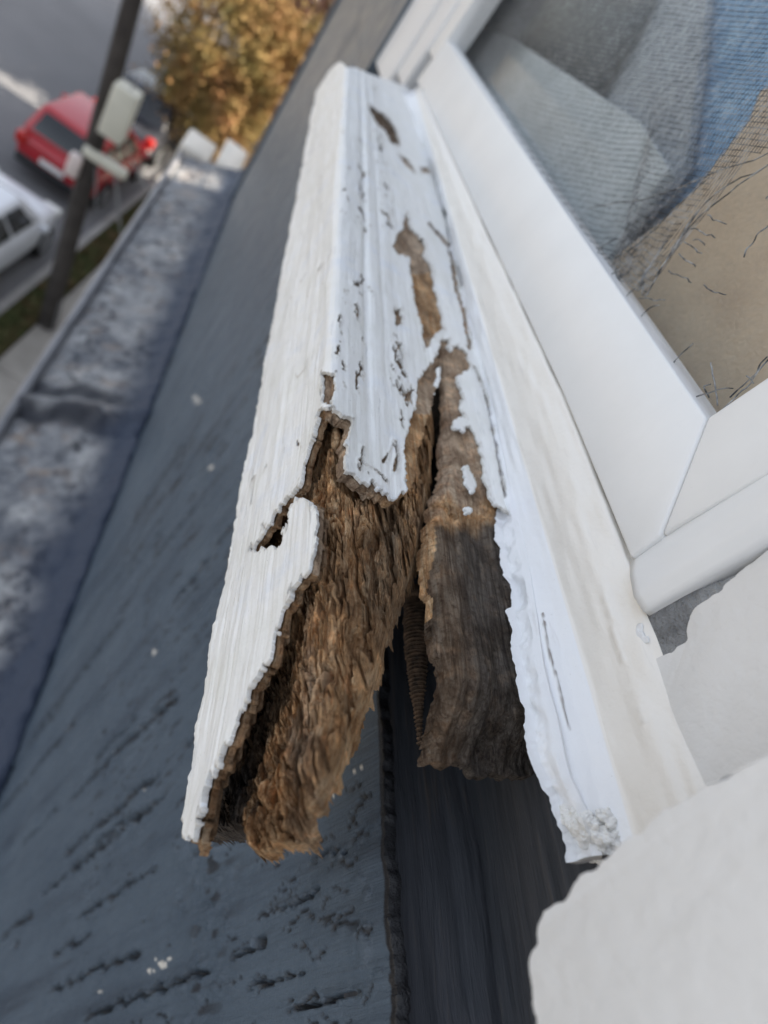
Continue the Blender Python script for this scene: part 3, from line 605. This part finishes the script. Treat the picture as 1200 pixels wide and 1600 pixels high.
px_solid([(700, 20), (800, 58), (1000, 190), (1045, 262), (1000, 320), (930, 430), (640, 150)], .183, .008, 'pale_reflection_panel', GR1, 'pale grey panel standing in for the reflection left of the tan one', 'panel')
px_solid([(560, -120), (1060, -120), (1004, 8), (906, 176), (800, 78), (640, 30)], .200, .008, 'dark_reflection_panel', GR2, 'dark slate grey panel standing in for the reflection above the pale one', 'curtain')
px_solid([(900, -160), (1120, -160), (1100, 40), (1072, 250), (1010, 330), (860, 130)], .214, .008, 'grey_reflection_panel', GR3, 'mid grey panel standing in for the reflection between dark and blue ones', 'curtain')
px_solid([(1060, -200), (1500, -200), (1500, 300), (1000, 350)], .228, .004, 'blue_reflection_panel', BLC, 'blue panel standing in for reflected sky behind the upper screen', 'cloth')
ROOM = flat('room_wall', (.16, .16, .17), .8, .2)
rm = thing('room', 'dim grey room seen through the window glass', 'room')
mesh('back_wall', *boxmb(1.2, 1.25, -.3, 1.4, -1, 1.5), ROOM, rm)
mesh('side_wall', *boxmb(.26, 1.2, 1.4, 1.45, -1, 1.5), ROOM, rm); mesh('side_wall', *boxmb(.26, 1.2, -.35, -.3, -1, 1.5), ROOM, rm)
mesh('room_ceiling', *boxmb(.26, 1.25, -.35, 1.45, 1.5, 1.55), ROOM, rm)

# insect screen
k = Mt('screen_wire', .35, .6, (.16, .17, .18), .6); WIRE = k.out(k.ramp(k.noise(300, 4), (.4, (.05, .052, .056)), (.68, (.45, .46, .47))))
scr = thing('insect_screen', 'torn dark wire insect screen sagging in the window opening', 'insect screen')
CT = np.array([[(700, -130), (950, -70), (1250, -62), (1600, -90)], [(655, -50), (890, 22), (1170, 55), (1470, 60)], [(612, 40), (850, 125), (1085, 165), (1345, 190)],
               [(585, 140), (815, 250), (1010, 300), (1215, 330)], [(560, 250), (800, 380), (950, 428), (1075, 490)]], float)
nr, ncl = 64, 176
def catm(A, t):   # A: k x ..., t scalar array
    k_ = len(A); i = np.clip(t.astype(int), 0, k_ - 2); f = (t - i).reshape(-1, *([1] * (A.ndim - 1)))
    a = A[np.maximum(i - 1, 0)]; b = A[i]; c = A[i + 1]; d = A[np.minimum(i + 2, k_ - 1)]
    return .5 * ((2 * b) + (c - a) * f + (2 * a - 5 * b + 4 * c - d) * f ** 2 + (3 * b - a - 3 * c + d) * f ** 3)
g1 = catm(CT, np.linspace(0, len(CT) - 1, nr)); g2 = catm(np.swapaxes(g1, 0, 1).copy(), np.linspace(0, 3, ncl)); GP = np.swapaxes(g2, 0, 1)  # nr x ncl x 2
ii, jj = np.meshgrid(np.arange(nr), np.arange(ncl), indexing='ij'); IJ = np.stack([ii, jj, 0 * ii], -1).astype(float)
GP[..., 0] += 7 * fbm(IJ, (.06, .05, 1), 3, 500) + .3 * vn(IJ, (.9, .9, 1), 501); GP[..., 1] += 6 * fbm(IJ, (.05, .045, 1), 3, 502) + .25 * vn(IJ, (.9, .9, 1), 503)
fold = np.exp(-((GP[..., 0] - 985 - .25 * (240 - GP[..., 1])) / 22) ** 2) * ss(120, 220, GP[..., 1])
GP[..., 0] += 14 * fold
clump = ss(300, 430, GP[..., 1]) * ss(900, 960, GP[..., 0]); GP[..., 0] += clump * 6 * vn(IJ, (.35, .35, 1), 510); GP[..., 1] += clump * 6 * vn(IJ, (.35, .35, 1), 511)
Xs = FX + .007 + .0022 * fbm(IJ, (.07, .04, 1), 3, 504) + .004 * fold
RYs = np.stack([GP[..., 0] - 600, GP[..., 1] - 800, np.full(GP.shape[:2], FPX)], -1); RWs = np.stack([RYs @ xax, RYs @ hax, RYs @ uax], -1)
SP = RWs * (Xs / RWs[..., 0])[..., None]
TORN = [(1700, -300), (1700, 60), (1300, 180), (1205, 232), (1160, 252), (1128, 268), (1092, 322), (1066, 352), (1040, 405), (1010, 462), (975, 475), (880, 400), (500, 100), (500, -300)]
alive = sdf(GP, TORN) + 7 * vn(IJ, (.5, .5, 1), 505) < 0
alive &= GP[..., 0] < 1320
for i in range(nr):
    j = np.where(alive[i])[0]
    if len(j) > 6: V, F = tubemb(SP[i, j[0]:j[-1] + 1] + [.00012, 0, 0], .00016); mesh('wire', V, F, WIRE, scr, True)
for j in range(ncl):
    i = np.where(alive[:, j])[0]
    if len(i) > 4: V, F = tubemb(SP[i[0]:i[-1] + 1, j] - [.00012, 0, 0], .00012); mesh('wire', V, F, WIRE, scr, True)
LOOSE = [[(925, 325), (1000, 312), (1070, 290), (1120, 268), (1160, 255), (1210, 235)], [(1010, 460), (1050, 390), (1090, 330), (1130, 290), (1200, 262)], [(1025, 430), (1080, 350), (1150, 290), (1210, 250)], [(960, 405), (1000, 380), (1060, 320), (1110, 275)],
         [(1105, 335), (1118, 343), (1134, 350)], [(1078, 355), (1100, 365), (1120, 370)], [(1085, 375), (1098, 382), (1100, 384)], [(1070, 378), (1085, 388), (1096, 398)], [(1060, 398), (1075, 408), (1086, 416)], [(1045, 423), (1065, 432), (1082, 440)],
         [(1100, 446), (1118, 456), (1132, 462)], [(1000, 466), (1022, 469), (1040, 467)], [(1160, 402), (1175, 378), (1205, 345)], [(938, 447), (950, 432), (968, 420)], [(968, 470), (985, 455), (1000, 440)],
         [(1050, 570), (1068, 552), (1082, 536)], [(1110, 566), (1118, 595), (1120, 632)], [(1088, 620), (1110, 612), (1145, 606)], [(1162, 588), (1172, 594), (1178, 598)], [(1140, 622), (1165, 598), (1200, 560)], [(1130, 640), (1180, 590), (1215, 545)],
         [(930, 400), (950, 380), (975, 372)], [(1000, 495), (1012, 485), (1030, 478)], [(1195, 310), (1205, 300), (1215, 292)], [(1105, 620), (1100, 605), (1112, 600)]]
for q, l in enumerate(LOOSE):
    p3 = resample([onX(p, FX + .006 - .001 * (q % 3)) for p in l], 14); p3 = p3 + .0006 * np.stack([vn(p3, 400, 600 + q), vn(p3, 400, 700 + q), vn(p3, 400, 800 + q)], -1)
    V, F = tubemb(p3, .00021); mesh('loose_wire', V, F, WIRE, scr, True)

# near side: bead, jamb board, casing
def vsweep(px, Z0, Z1, name, mat, label=None, cat=None, parent=None, ragged=0, seed=0, nz=80):
    """upright moulding: plan outline surveyed at height Z0, carried straight up"""
    base_ = np.array([onZ(p, Z0)[:2] for p in px]); b = resample(base_, 60)
    zz = np.linspace(Z0, Z1, nz); V = np.zeros((nz, 60, 3)); V[..., 0] = b[None, :, 0]; V[..., 1] = b[None, :, 1]; V[..., 2] = zz[:, None]
    V[..., 2] += ragged * fbm(np.stack([V[..., 0], V[..., 1], V[..., 2] * 0], -1), (300, 300, 1), 4, seed) * ss(.3, 0, np.linspace(0, 1, nz))[:, None]
    V[..., 0] += .0004 * fbm(V, (60, 60, 30), 3, seed)
    return V
def thicken(V, name, mat, parent, t_=.004):
    nn = grid_normals(V); 
    if nn[..., 0].mean() > 0: nn = -nn
    return skin(name, V, nn, np.ones((V.shape[0] - 1, V.shape[1] - 1), bool), np.full(V.shape[:2], t_), mat, parent)
px_ = lambda *a: list(a)
jb = thing('window_jamb', 'white near jamb with a rounded bead and a chipped hole at its foot', 'jamb')
V = vsweep([(1030, 812), (985, 873), (984, 900), (990, 932), (1004, 955), (1030, 972), (1062, 990)], -.0565, .10, 'stop_bead', VINYL)
thicken(V, 'stop_bead', VINYL, jb)
jp = resample([(1400, 1075), (1200, 1186), (1130, 1214), (1062, 1258), (1034, 1248), (1005, 1150), (994, 1055), (990, 1040), (1025, 1030), (1050, 1016), (1070, 1002), (1074, 978), (1086, 950), (1400, 695)], 200)
jp = jp + np.stack([6 * fbm(np.c_[jp, jp[:, 0] * 0], .05, 4, 910), 6 * fbm(np.c_[jp, jp[:, 0] * 0], .05, 4, 911)], -1) * (jp[:, :1] < 1190)
px_prism([tuple(p) for p in jp], FX - .0008, .006, 'jamb_board', CASEW, jb, .0010)
px_prism([(955, 915), (1060, 930), (1190, 880), (1200, 1000), (1110, 1060), (985, 1060)], FX - .0002, .004, 'bare_patch', GREYP, jb)
blob('paint_chip', onX((992, 1000), FX - .001), (.0007, .0030, .0034), TRIMW, jb, 41, .5, 1.8)
# big near casing, ragged lower corner
rag_pts = resample([(1500, 1010), (1200, 1178), (1130, 1215), (1050, 1262), (985, 1310), (940, 1340), (893, 1383), (885, 1402), (850, 1425), (836, 1450), (828, 1500), (835, 1545), (834, 1600), (836, 1700)], 160)
rp = rag_pts + np.stack([11 * fbm(np.c_[rag_pts, rag_pts[:, 0] * 0], .03, 4, 900), 11 * fbm(np.c_[rag_pts, rag_pts[:, 0] * 0], .03, 4, 901)], -1)
px_solid([tuple(p) for p in rp] + [(1000, 1900), (1600, 1900)], .086, .022, 'near_casing', CASEW, 'large pale grey casing board close to the lens at the lower right', 'casing', .0018)

# far end: casing foot standing on the sill
fc = thing('far_casing', 'white casing at the far end of the sill, blurred by distance', 'casing')
yj = onX((699, 62), FX)[1]; c_l = onX((579, 93), .104)
bevel(mesh('jamb_rail', *prism([(FX - .0005, yj, -.05), (FX - .0005, yj + .055, -.05), (FX + .02, yj + .055, -.05), (FX + .02, yj, -.05)], (0, 0, .65)), VINYL, fc), .001)
bevel(mesh('casing_board', *prism([(.121, yj + .050, -.09), (.118, yj + .11, -.09), (.139, yj + .11, -.09), (.139, yj + .050, -.09)], (0, 0, .69)), TRIMW, fc), .002)
bevel(mesh('casing_board', *prism([(.115, yj + .113, c_l[2] + .004), (.104, c_l[1], c_l[2] + .004), (.139, c_l[1], c_l[2] + .004), (.139, yj + .113, c_l[2] + .004)], (0, 0, .72)), TRIMW, fc), .003)

# ================================================================== METAL LEDGE BELOW THE WALL
LZ = -.95
ledge = thing('roof_ledge', 'narrow roof ledge with peeling silver coating and rust, below the blue wall', 'ledge')
pin = resample([onX(p, WX) for p in [(392, 246), (330, 385), (262, 480), (190, 620)]], 2)
def lpt(u, v):   # u 0 far .. 1 near ; v 0 wall .. 1 outer lip, straight lines through surveyed ends
    wi = np.array([WX, 2.62, -.90]) * (1 - u) + np.array([WX, -.3, -.90]) * u
    wo = np.array([-.118, 2.62, -.985]) * (1 - u) + np.array([-.125, -.3, -.985]) * u
    return wi * (1 - v) + wo * v
nu, nv = 420, 70; Ug, Vg = np.meshgrid(np.linspace(0, 1, nu), np.linspace(0, 1, nv), indexing='ij')
Pl = lpt(Ug[..., None], Vg[..., None])
Pl[..., 2] += .006 * fbm(Pl, (20, 20, 1), 4, 950) + .004 * vn(Pl, (50, 50, 1), 951) + .010 * np.exp(-((Vg - .04) / .06) ** 2)
sy = onZ((110, 630), -.94)[1]
Pl[..., 2] += .022 * np.exp(-((Pl[..., 1] - sy - .10 * (Pl[..., 0])) / .022) ** 2) - .008 * np.exp(-((Pl[..., 1] - sy + .045) / .012) ** 2)
wb_ = .02 * vn(Pl, (25, 1, 1), 960); seam = np.clip(1.3 * np.maximum(np.exp(-((Pl[..., 1] - sy - .045 - wb_) / .022) ** 2), np.exp(-((Pl[..., 1] - sy + .035 - wb_) / .026) ** 2)), 0, 1)
k = Mt('silver_roof_coating', .55, .4)
c = k.ramp(k.noise(9, 6, .6), (.3, (.17, .175, .185)), (.55, (.30, .30, .30)), (.75, (.50, .49, .47)))
c = k.mix(k.ramp(k.noise(16, 7, .7), (.52, 0.), (.66, .8)), c, (.24, .17, .12)); c = k.mix(k.mix(1, k.ramp(k.noise(34, 6, .7), (.50, 0.), (.60, 1.)), k.ramp(k.noise(5, 3), (.36, 0.), (.52, 1.)), 'MULTIPLY'), c, (.03, .03, .035))
c = k.mix(k.ramp(k.noise(60, 4, .7), (.66, 0.), (.70, .8)), c, (.7, .7, .7)); c = k.mix(k.ramp(k.noise(7, 5, .7), (.48, 0.), (.64, .8)), c, (.07, .08, .10)); c = k.mix(k.attr('seam'), c, (.03, .032, .04)); c = k.mix(k.attr('blue'), c, (.03, .042, .07))
SILV = k.out(c, k.bump(k.noise(60, 5), .006))
Nl = np.zeros_like(Pl); Nl[..., 2] = 1
skin('metal_sheet', Pl, Nl, np.ones((nu - 1, nv - 1), bool), np.full(Pl.shape[:2], .01), SILV, ledge, dict(seam=seam, blue=ss(.44, .12, Vg + .16 * fbm(Pl, (9, 9, 1), 3, 955))))
lip = lpt(np.linspace(0, 1, 80)[:, None], np.ones((80, 1))); V, F = tubemb(lip + [0, 0, .004], .012, 8); mesh('rolled_lip', V, F, flat('grey_lip_paint', (.20, .20, .21), .5, .5, 0, .3, 8), ledge, True)
mesh('fascia', *boxmb(-.112, WX + .005, -.3, 2.61, -1.25, -1.0), flat('ledge_fascia', (.25, .25, .26)), ledge)
WHP = flat('weathered_white', (.66, .62, .55), .6, .3, 0, .2, 6)
bevel(mesh('end_cap', *boxmb(-.135, -.02, 2.64, 2.86, -1.02, -.955), WHP, ledge), .01); bevel(mesh('end_cap', *boxmb(.0, .095, 2.64, 2.95, -1.02, -.93), WHP, ledge), .01)

# ================================================================== STREET
GZ = -8.0
def struct(name, V, F, mat, **kw): o = mesh(name, V, F, mat, **kw); o['kind'] = 'structure'; return o
k = Mt('soil_ground', .95, .1); GND = k.out(k.ramp(k.noise(.8, 6), (.3, (.11, .09, .065)), (.7, (.17, .14, .10))))
struct('ground', [(-900, -300, GZ - .02), (900, -300, GZ - .02), (900, 1500, GZ - .02), (-900, 1500, GZ - .02)], [[0, 1, 2, 3]], GND)
ka = onZ((0, 478), GZ); kb = onZ((162, 348), GZ); kd = (kb - ka); kd /= np.linalg.norm(kd); kn = np.array([-kd[1], kd[0], 0])    # kn points to the road
def sp(a, s, z=0): p = ka + kd * a + kn * s; return (p[0], p[1], GZ + z)
k = Mt('asphalt', .85, .3); c = k.ramp(k.noise(.35, 6, .6), (.3, (.13, .13, .135)), (.7, (.17, .17, .175))); c = k.mix(k.ramp(k.noise(60, 3), (.5, 0.), (.7, .3)), c, (.16, .16, .16)); ASP = k.out(c, k.bump(k.noise(90, 3), .01))
CONC = flat('pavement_concrete', (.30, .28, .25), .9, .2, 0, .2, 2.0); KERB = flat('kerb_stone', (.27, .26, .25), .9, .2, 0, .15, 4)
struct('road', [sp(-40, 0), sp(90, 0), sp(90, 9), sp(-40, 9)], [[0, 3, 2, 1]], ASP)
kbv = [sp(-40, -.15), sp(90, -.15), sp(90, 0), sp(-40, 0), sp(-40, -.15, .13), sp(90, -.15, .13), sp(90, 0, .13), sp(-40, 0, .13)]
BF = [[0, 3, 2, 1], [4, 5, 6, 7], [0, 1, 5, 4], [1, 2, 6, 5], [2, 3, 7, 6], [3, 0, 4, 7]]
struct('kerb', kbv, BF, KERB)
kbv = [sp(-40, 9), sp(90, 9), sp(90, 9.15), sp(-40, 9.15), sp(-40, 9, .13), sp(90, 9, .13), sp(90, 9.15, .13), sp(-40, 9.15, .13)]
struct('kerb', kbv, BF, KERB)
def slab(a0, a1, s0, s1, z0, z1): return [sp(a0, s0, z0), sp(a1, s0, z0), sp(a1, s1, z0), sp(a0, s1, z0), sp(a0, s0, z1), sp(a1, s0, z1), sp(a1, s1, z1), sp(a0, s1, z1)]
struct('far_pavement', slab(-40, 90, 9.15, 12.5, -.015, .125), BF, CONC)
pav = struct('pavement', slab(-40, 90, -5.5, -.62, -.015, .05), BF, CONC)
for i in range(22): mesh('paving_slab', slab(-6 + i * 1.5, -6 + i * 1.5 + 1.48, -2.9, -.64, .05, .075), BF, CONC, pav)
k = Mt('dry_grass', .95, .1); GRS = k.out(k.ramp(k.noise(3, 6, .7), (.35, (.11, .075, .04)), (.6, (.07, .085, .035)), (.75, (.045, .07, .025))))
gp = struct('grass_verge', slab(-40, 90, -.60, -.15, -.015, .11), BF, GRS)
# tufts
nT = 9000; a_ = rng.uniform(-2, 22, nT); s_ = rng.uniform(-.6, -.16, nT); hh = rng.uniform(.03, .10, nT); an = rng.uniform(0, 6.28, nT)
bp = ka[None] + kd[None] * a_[:, None] + kn[None] * s_[:, None]; bp[:, 2] = GZ + .1; dx = np.stack([np.cos(an), np.sin(an), an * 0], 1) * .02
Vg_ = np.stack([bp - dx, bp + dx, bp + dx * rng.uniform(-2, 2, nT)[:, None] + np.stack([0 * hh, 0 * hh, hh], 1)], 1).reshape(-1, 3)
go = mesh('grass', Vg_, np.arange(3 * nT).reshape(-1, 3), GRS); go['kind'] = 'stuff'; tag(go, 'short dry grass on the verge by the kerb', 'grass')

# cars
GLASS = flat('car_glass', (.012, .015, .018), .08, .6, 0, .1); TYRE = flat('tyre', (.02, .02, .02), .85, .2); RIM = flat('wheel_rim', (.45, .46, .47), .35, .6, .7); LAMP = flat('clear_lamp', (.75, .75, .72), .15, .6); TAIL = flat('red_lamp', (.45, .02, .015), .2, .6); BLK = flat('black_trim', (.02, .02, .022), .6, .4)
PLATE = flat('number_plate', (.7, .7, .68))
def car(label, color, a, s, L=4.3, Wd=1.8, Hh=1.5, wagon=True, rough=.25):
    """sections along the length (y forward); body lower shell + cabin + glass"""
    t_ = thing('parked_car', label, 'car', sp(a, s), 'cars parked along the kerb')
    t_.rotation_euler = (0, 0, math.atan2(kd[1], kd[0]) - math.pi / 2)
    pt = flat('car_paint', color, rough, .6, 0, .04)
    h2 = L / 2
    if wagon: secs = [(-h2, .38, .80, .80), (-h2 + .08, .28, .92, .90), (-h2 + .5, .24, .96, .96), (-.3, .22, .95, 1.), (h2 - 1.3, .22, .95, 1.), (h2 - .9, .22, .90, .98), (h2 - .3, .26, .80, .92), (h2 - .03, .35, .65, .78)]
    else: secs = [(-h2, .38, .75, .80), (-h2 + .1, .28, .88, .90), (-h2 + .7, .24, .93, .97), (-.3, .22, .92, 1.), (h2 - 1.3, .22, .92, 1.), (h2 - .9, .22, .88, .98), (h2 - .3, .26, .76, .92), (h2 - .03, .35, .62, .78)]
    V = []; F = []; w2 = Wd / 2
    for (y, z0, z1, wf) in secs:
        ww = w2 * wf
        for (fx, fz) in ((-.88, 0), (-1, .18), (-1, .62), (-.93, .93), (-.8, 1), (.8, 1), (.93, .93), (1, .62), (1, .18), (.88, 0)): V.append((ww * fx, y, z0 + (z1 - z0) * fz))
    m_ = 10
    for i in range(len(secs) - 1):
        for j in range(m_): F.append([i * m_ + j, i * m_ + (j + 1) % m_, (i + 1) * m_ + (j + 1) % m_, (i + 1) * m_ + j])
    F += [list(range(m_ - 1, -1, -1)), [len(V) - m_ + j for j in range(m_)]]
    O = lambda nm, VF, mat, sm=False, par=t_: mesh(nm, VF[0], VF[1], mat, par, sm, off=(0, 0, 0))
    b = O('body', (V, F), pt, True); ms = b.modifiers.new('s', 'SUBSURF'); ms.levels = ms.render_levels = 2
    zb_ = .90; zr = Hh; rb = -h2 + (.12 if wagon else .75); rt = -h2 + (.45 if wagon else 1.25); fb_ = h2 - 1.05; ft = h2 - 1.85
    wb, wt = w2 * .93, w2 * .74
    cab = [(-wb, rb, zb_), (wb, rb, zb_), (wb, fb_, zb_), (-wb, fb_, zb_), (-wt, rt, zr), (wt, rt, zr), (wt, ft, zr), (-wt, ft, zr)]
    c_ = O('cabin', (cab, BF), pt, True); bevel(c_, .09, 3)
    cab = np.array(cab, float)
    def facet(i0, i1, i2, i3, u0, u1, v0, v1, nm, mat, out=.012):
        A, B, C_, D = cab[i0], cab[i1], cab[i2], cab[i3]
        f = lambda u, v: (A * (1 - u) + B * u) * (1 - v) + (D * (1 - u) + C_ * u) * v
        q = [f(u0, v0), f(u1, v0), f(u1, v1), f(u0, v1)]; nn = np.cross(q[1] - q[0], q[3] - q[0]); nn /= np.linalg.norm(nn)
        mid = (q[0] + q[2]) / 2; 
        if nn @ (mid - np.array([0, (rb + fb_) / 2, 1.0])) < 0: nn = -nn
        w_ = O(nm, prism([p + nn * .002 for p in q], nn * out), mat); return bevel(w_, .01)
    facet(0, 1, 5, 4, .1, .9, .18, .86, 'rear_window', GLASS); facet(2, 3, 7, 6, .07, .93, .1, .92, 'windscreen', GLASS)
    for a_, b_ in ((0, 3), (1, 2)):
        tp = {0: 4, 3: 7, 1: 5, 2: 6}
        facet(a_, b_, tp[b_], tp[a_], .08, .30, .2, .84, 'side_window', GLASS); facet(a_, b_, tp[b_], tp[a_], .33, .60, .14, .86, 'side_window', GLASS); facet(a_, b_, tp[b_], tp[a_], .63, .88, .14, .86, 'side_window', GLASS)
    for x in (-1, 1):
        for y in (-h2 + .85, h2 - .85):
            th = np.linspace(0, 2 * math.pi, 24, endpoint=False); r0 = .33
            ring = [(x * (w2 - .2), y + r0 * math.cos(q), .33 + r0 * math.sin(q)) for q in th]; wh = bevel(O('wheel', prism(ring, (x * .21, 0, 0)), TYRE), .03)
            ring = [(x * (w2 + .008), y + .21 * math.cos(q), .33 + .21 * math.sin(q)) for q in th]; O('rim', prism(ring, (x * .012, 0, 0)), RIM, par=wh)
        bevel(O('headlight', boxmb(x * .62 - .17, x * .62 + .17, h2 - .22, h2 - .02, .56, .70), LAMP), .03)
        bevel(O('taillight', boxmb(x * .72 - .11, x * .72 + .11, -h2 - .015, -h2 + .2, .66, .90), TAIL), .03)
        bevel(O('mirror', boxmb(x * (w2 + .1) - .09, x * (w2 + .1) + .09, h2 - 1.55, h2 - 1.45, .93, 1.06), pt), .03)
    bevel(O('bumper', boxmb(-w2 * .82, w2 * .82, -h2 - .05, -h2 + .1, .32, .50), BLK), .03); bevel(O('bumper', boxmb(-w2 * .78, w2 * .78, h2 - .12, h2 + .03, .30, .46), BLK), .03)
    O('number_plate', boxmb(-.26, .26, -h2 - .062, -h2 - .052, .56, .68), PLATE)
    return t_
def apx(p):   # position along / across the kerb of a ground pixel
    q = onZ(p, GZ) - ka; return q @ kd, q @ kn
car('white hatchback parked nearest, its rear cut off by the left picture edge', (.72, .74, .78), .75, 1.15, 4.2, 1.8, 1.5)
car('red hatchback parked between the white and the black car', (.38, .022, .03), 6.3, 1.2, 4.1, 1.78, 1.5)
car('black and silver car parked farthest along the kerb', (.035, .037, .045), 10.3, 1.2, 4.4, 1.8, 1.5, False)

# utility pole
pb = onZ((72, 512), GZ); tp_ = onY((207, 0), pb[1]); dv = (tp_ - pb); tp2 = pb + dv * 1.5
BARK = flat('creosoted_pole_wood', (.055, .048, .043), .85, .2, 0, .3, 4)
pole = thing('utility_pole', 'dark leaning wooden utility pole with cream boxes, standing beside the parked cars', 'utility pole', tuple(pb))
Lp = [pb + dv * q for q in np.linspace(0, 1.5, 20)]; V, F = tubemb(Lp, np.linspace(.15, .10, 20), 14); mesh('shaft', V, F, BARK, pole, True)
def pole_at(p): # point on the pole axis seen at pixel p
    best = min(np.linspace(0, 1.5, 600), key=lambda q: np.hypot(*(proj((pb + dv * q)[None])[0] - p))); return pb + dv * best
CRM = flat('cream_enamel', (.62, .60, .50), .5, .4, 0, .08, 3)
def at_pole(px, name, sx_, sy_, sz, mat, bev=.03):
    c = onY(px, pb[1] - .12); return bevel(mesh(name, *boxmb(c[0] - sx_, c[0] + sx_, c[1] - sy_, c[1] + sy_, c[2] - sz, c[2] + sz), mat, pole), bev)
at_pole((188, 176), 'transformer_box', .17, .17, .37, CRM)
at_pole((165, 254), 'cross_bracket', .32, .08, .07, CRM); at_pole((116, 258), 'meter_housing', .09, .09, .17, flat('pinkish_plastic', (.66, .56, .52)))
WB = flat('cable_sheath', (.22, .22, .22))
for a, b in [((178, 262), (186, 350)), ((205, 250), (232, 300)), ((150, 262), (150, 330)), ((180, 262), (190, 372)), ((95, 470), (70, 560)), ((215, 120), (196, 160))]:
    p3 = resample([onY(a, pb[1] - .1), onY(b, pb[1] - .25)], 8); V, F = tubemb(p3, .012, 6); mesh('cable', V, F, WB, pole, True)

# trees
def leaf_mat(name, c1, c2, c3):
    k = Mt(name, .7, .25); oi = k.n('ShaderNodeObjectInfo'); r = k.noise(.7, 5, .75)
    k.b.inputs['Transmission Weight'].default_value = 0
    return k.out(k.ramp(r, (.3, c1), (.5, c2), (.7, c3)))
AUT = leaf_mat('autumn_leaves', (.08, .10, .03), (.26, .17, .06), (.40, .19, .09)); GRN = leaf_mat('green_leaves', (.03, .05, .015), (.07, .09, .025), (.16, .12, .04)); PNK = leaf_mat('russet_leaves', (.20, .10, .06), (.33, .18, .12), (.40, .24, .18))
def tree(base, cc, rad, mat, label, n=14000, ls=.10, seed=1):
    g = np.random.default_rng(seed); base = np.array(base, float); cc = np.array(cc, float)
    t = thing('street_tree', label, 'tree', tuple(base), 'trees along the street')
    fork = base + (cc - base) * .55; V, F = tubemb(resample([base, base + (fork - base) * .5 + [.1, .05, 0], fork, cc + [0, 0, rad[2] * .4]], 24), np.linspace(.2, .05, 24), 10); mesh('trunk', V, F, BARK, t, True)
    cs = []
    for i in range(38):
        d = g.normal(size=3); d /= np.linalg.norm(d); e = cc + d * np.array(rad) * g.uniform(.45, .95); cs.append(e)
        if i < 16: V, F = tubemb(resample([fork, (fork + e) / 2 + g.normal(size=3) * .2, e], 10), np.linspace(.07, .012, 10), 6); mesh('limb', V, F, BARK, t, True)
    cs = np.array(cs); pick = g.integers(0, len(cs), n); p = cs[pick] + g.normal(size=(n, 3)) * np.array(rad) * .17 * g.uniform(.4, 1.3, (len(cs), 1))[pick]
    a = g.normal(size=(n, 3)); a /= np.linalg.norm(a, axis=1)[:, None]; b = np.cross(a, g.normal(size=(n, 3))); b /= np.linalg.norm(b, axis=1)[:, None]
    s = ls * g.uniform(.6, 1.3, (n, 1)); V = np.stack([p - a * s, p - b * s * .5, p + a * s, p + b * s * .5], 1).reshape(-1, 3)
    mesh('crown', V, np.arange(4 * n).reshape(-1, 4), mat, t)
def at_dist(px, d): r = ray(*px); return r * (d / r[1])
tc = at_dist((378, 108), 21.0); tree((tc[0], tc[1] + .3, GZ), tc, (2.4, 2.0, 2.4), AUT, 'autumn tree with orange and green leaves beyond the far end of the ledge', 26000, .07, 3)
tc = at_dist((330, 150), 25.0); tree((tc[0], tc[1], GZ), tc, (1.6, 1.6, 1.5), GRN, 'darker green tree standing behind the orange one', 9000, .10, 5)
tc = at_dist((470, 10), 30.0); tree((tc[0], tc[1], GZ), tc, (2.6, 3.0, 2.8), PNK, 'russet pink tree at the top edge beside the blue wall', 13000, .12, 7)
tc = at_dist((250, 215), 24.0)

# ================================================================== HOUSES (they cast the street into shade)
HW = flat('pale_clapboard', (.50, .49, .46), .7, .3, 0, .08, 1); RF = flat('roof_shingle', (.09, .09, .10), .9, .2, 0, .25, 4)
def house(label, x0, x1, y0, y1, top, seed, taper=0):
    t = thing('neighbour_house', label, 'house', (x0, (y0 + y1) / 2, GZ), 'row houses')
    mesh('wall', *boxmb(x0, x1, y0, y1, GZ, top), HW, t)
    ov = .25; xm = (x0 + x1) / 2
    mesh('roof', *prism([(x0 - ov, y0 - ov, top + .01), (x1 + ov, y0 - ov, top + .01), (xm, y0 - ov, top + 2.2)], (0, y1 - y0 + 2 * ov, 0)), RF, t)
    for fl in range(3):
        for yy in np.arange(y0 + 1.2, y1 - 1.2, 2.4):
            z0 = GZ + 1.1 + fl * 2.9
            f = mesh('window', *boxmb(x0 - .05, x0 + .02, yy, yy + 1.0, z0, z0 + 1.5), VINYL, t); mesh('pane', *boxmb(x0 - .06, x0 - .05, yy + .08, yy + .92, z0 + .08, z0 + 1.42), GLASS, f, off=f.parent.location)
    bevel(mesh('door', *boxmb(x0 - .05, x0 + .02, y1 - 1.1, y1 - .2, GZ + .1, GZ + 2.2), BLK, t), .02)
house('pale clapboard house next door, farther along the street', 1.6, 9, 3.0, 18.5, 2.6, 1)
house('second pale house beyond the gap in the row', 2.0, 9, 21.8, 28.7, 2.6, 2)
oh = thing('own_house', 'upper storey and roof of the house with the rotten window', 'house', (.3, 0, GZ))
mesh('wall', *boxmb(1.3, 8, -9, 2.3, GZ, 3.0), BLUE, oh); mesh('roof', *prism([(.0, -9.2, 3.01), (8.2, -9.2, 3.01), (4.1, -9.2, 5.4)], (0, 11.6, 0)), RF, oh)
mesh('upper_wall', *boxmb(.26, 1.29, -9, 2.3, 1.61, 3.0), BLUE, oh)
print('objects', len(bpy.data.objects), 'tris', sum(len(p.vertices) - 2 for o in bpy.data.objects if o.type == 'MESH' for p in o.data.polygons))
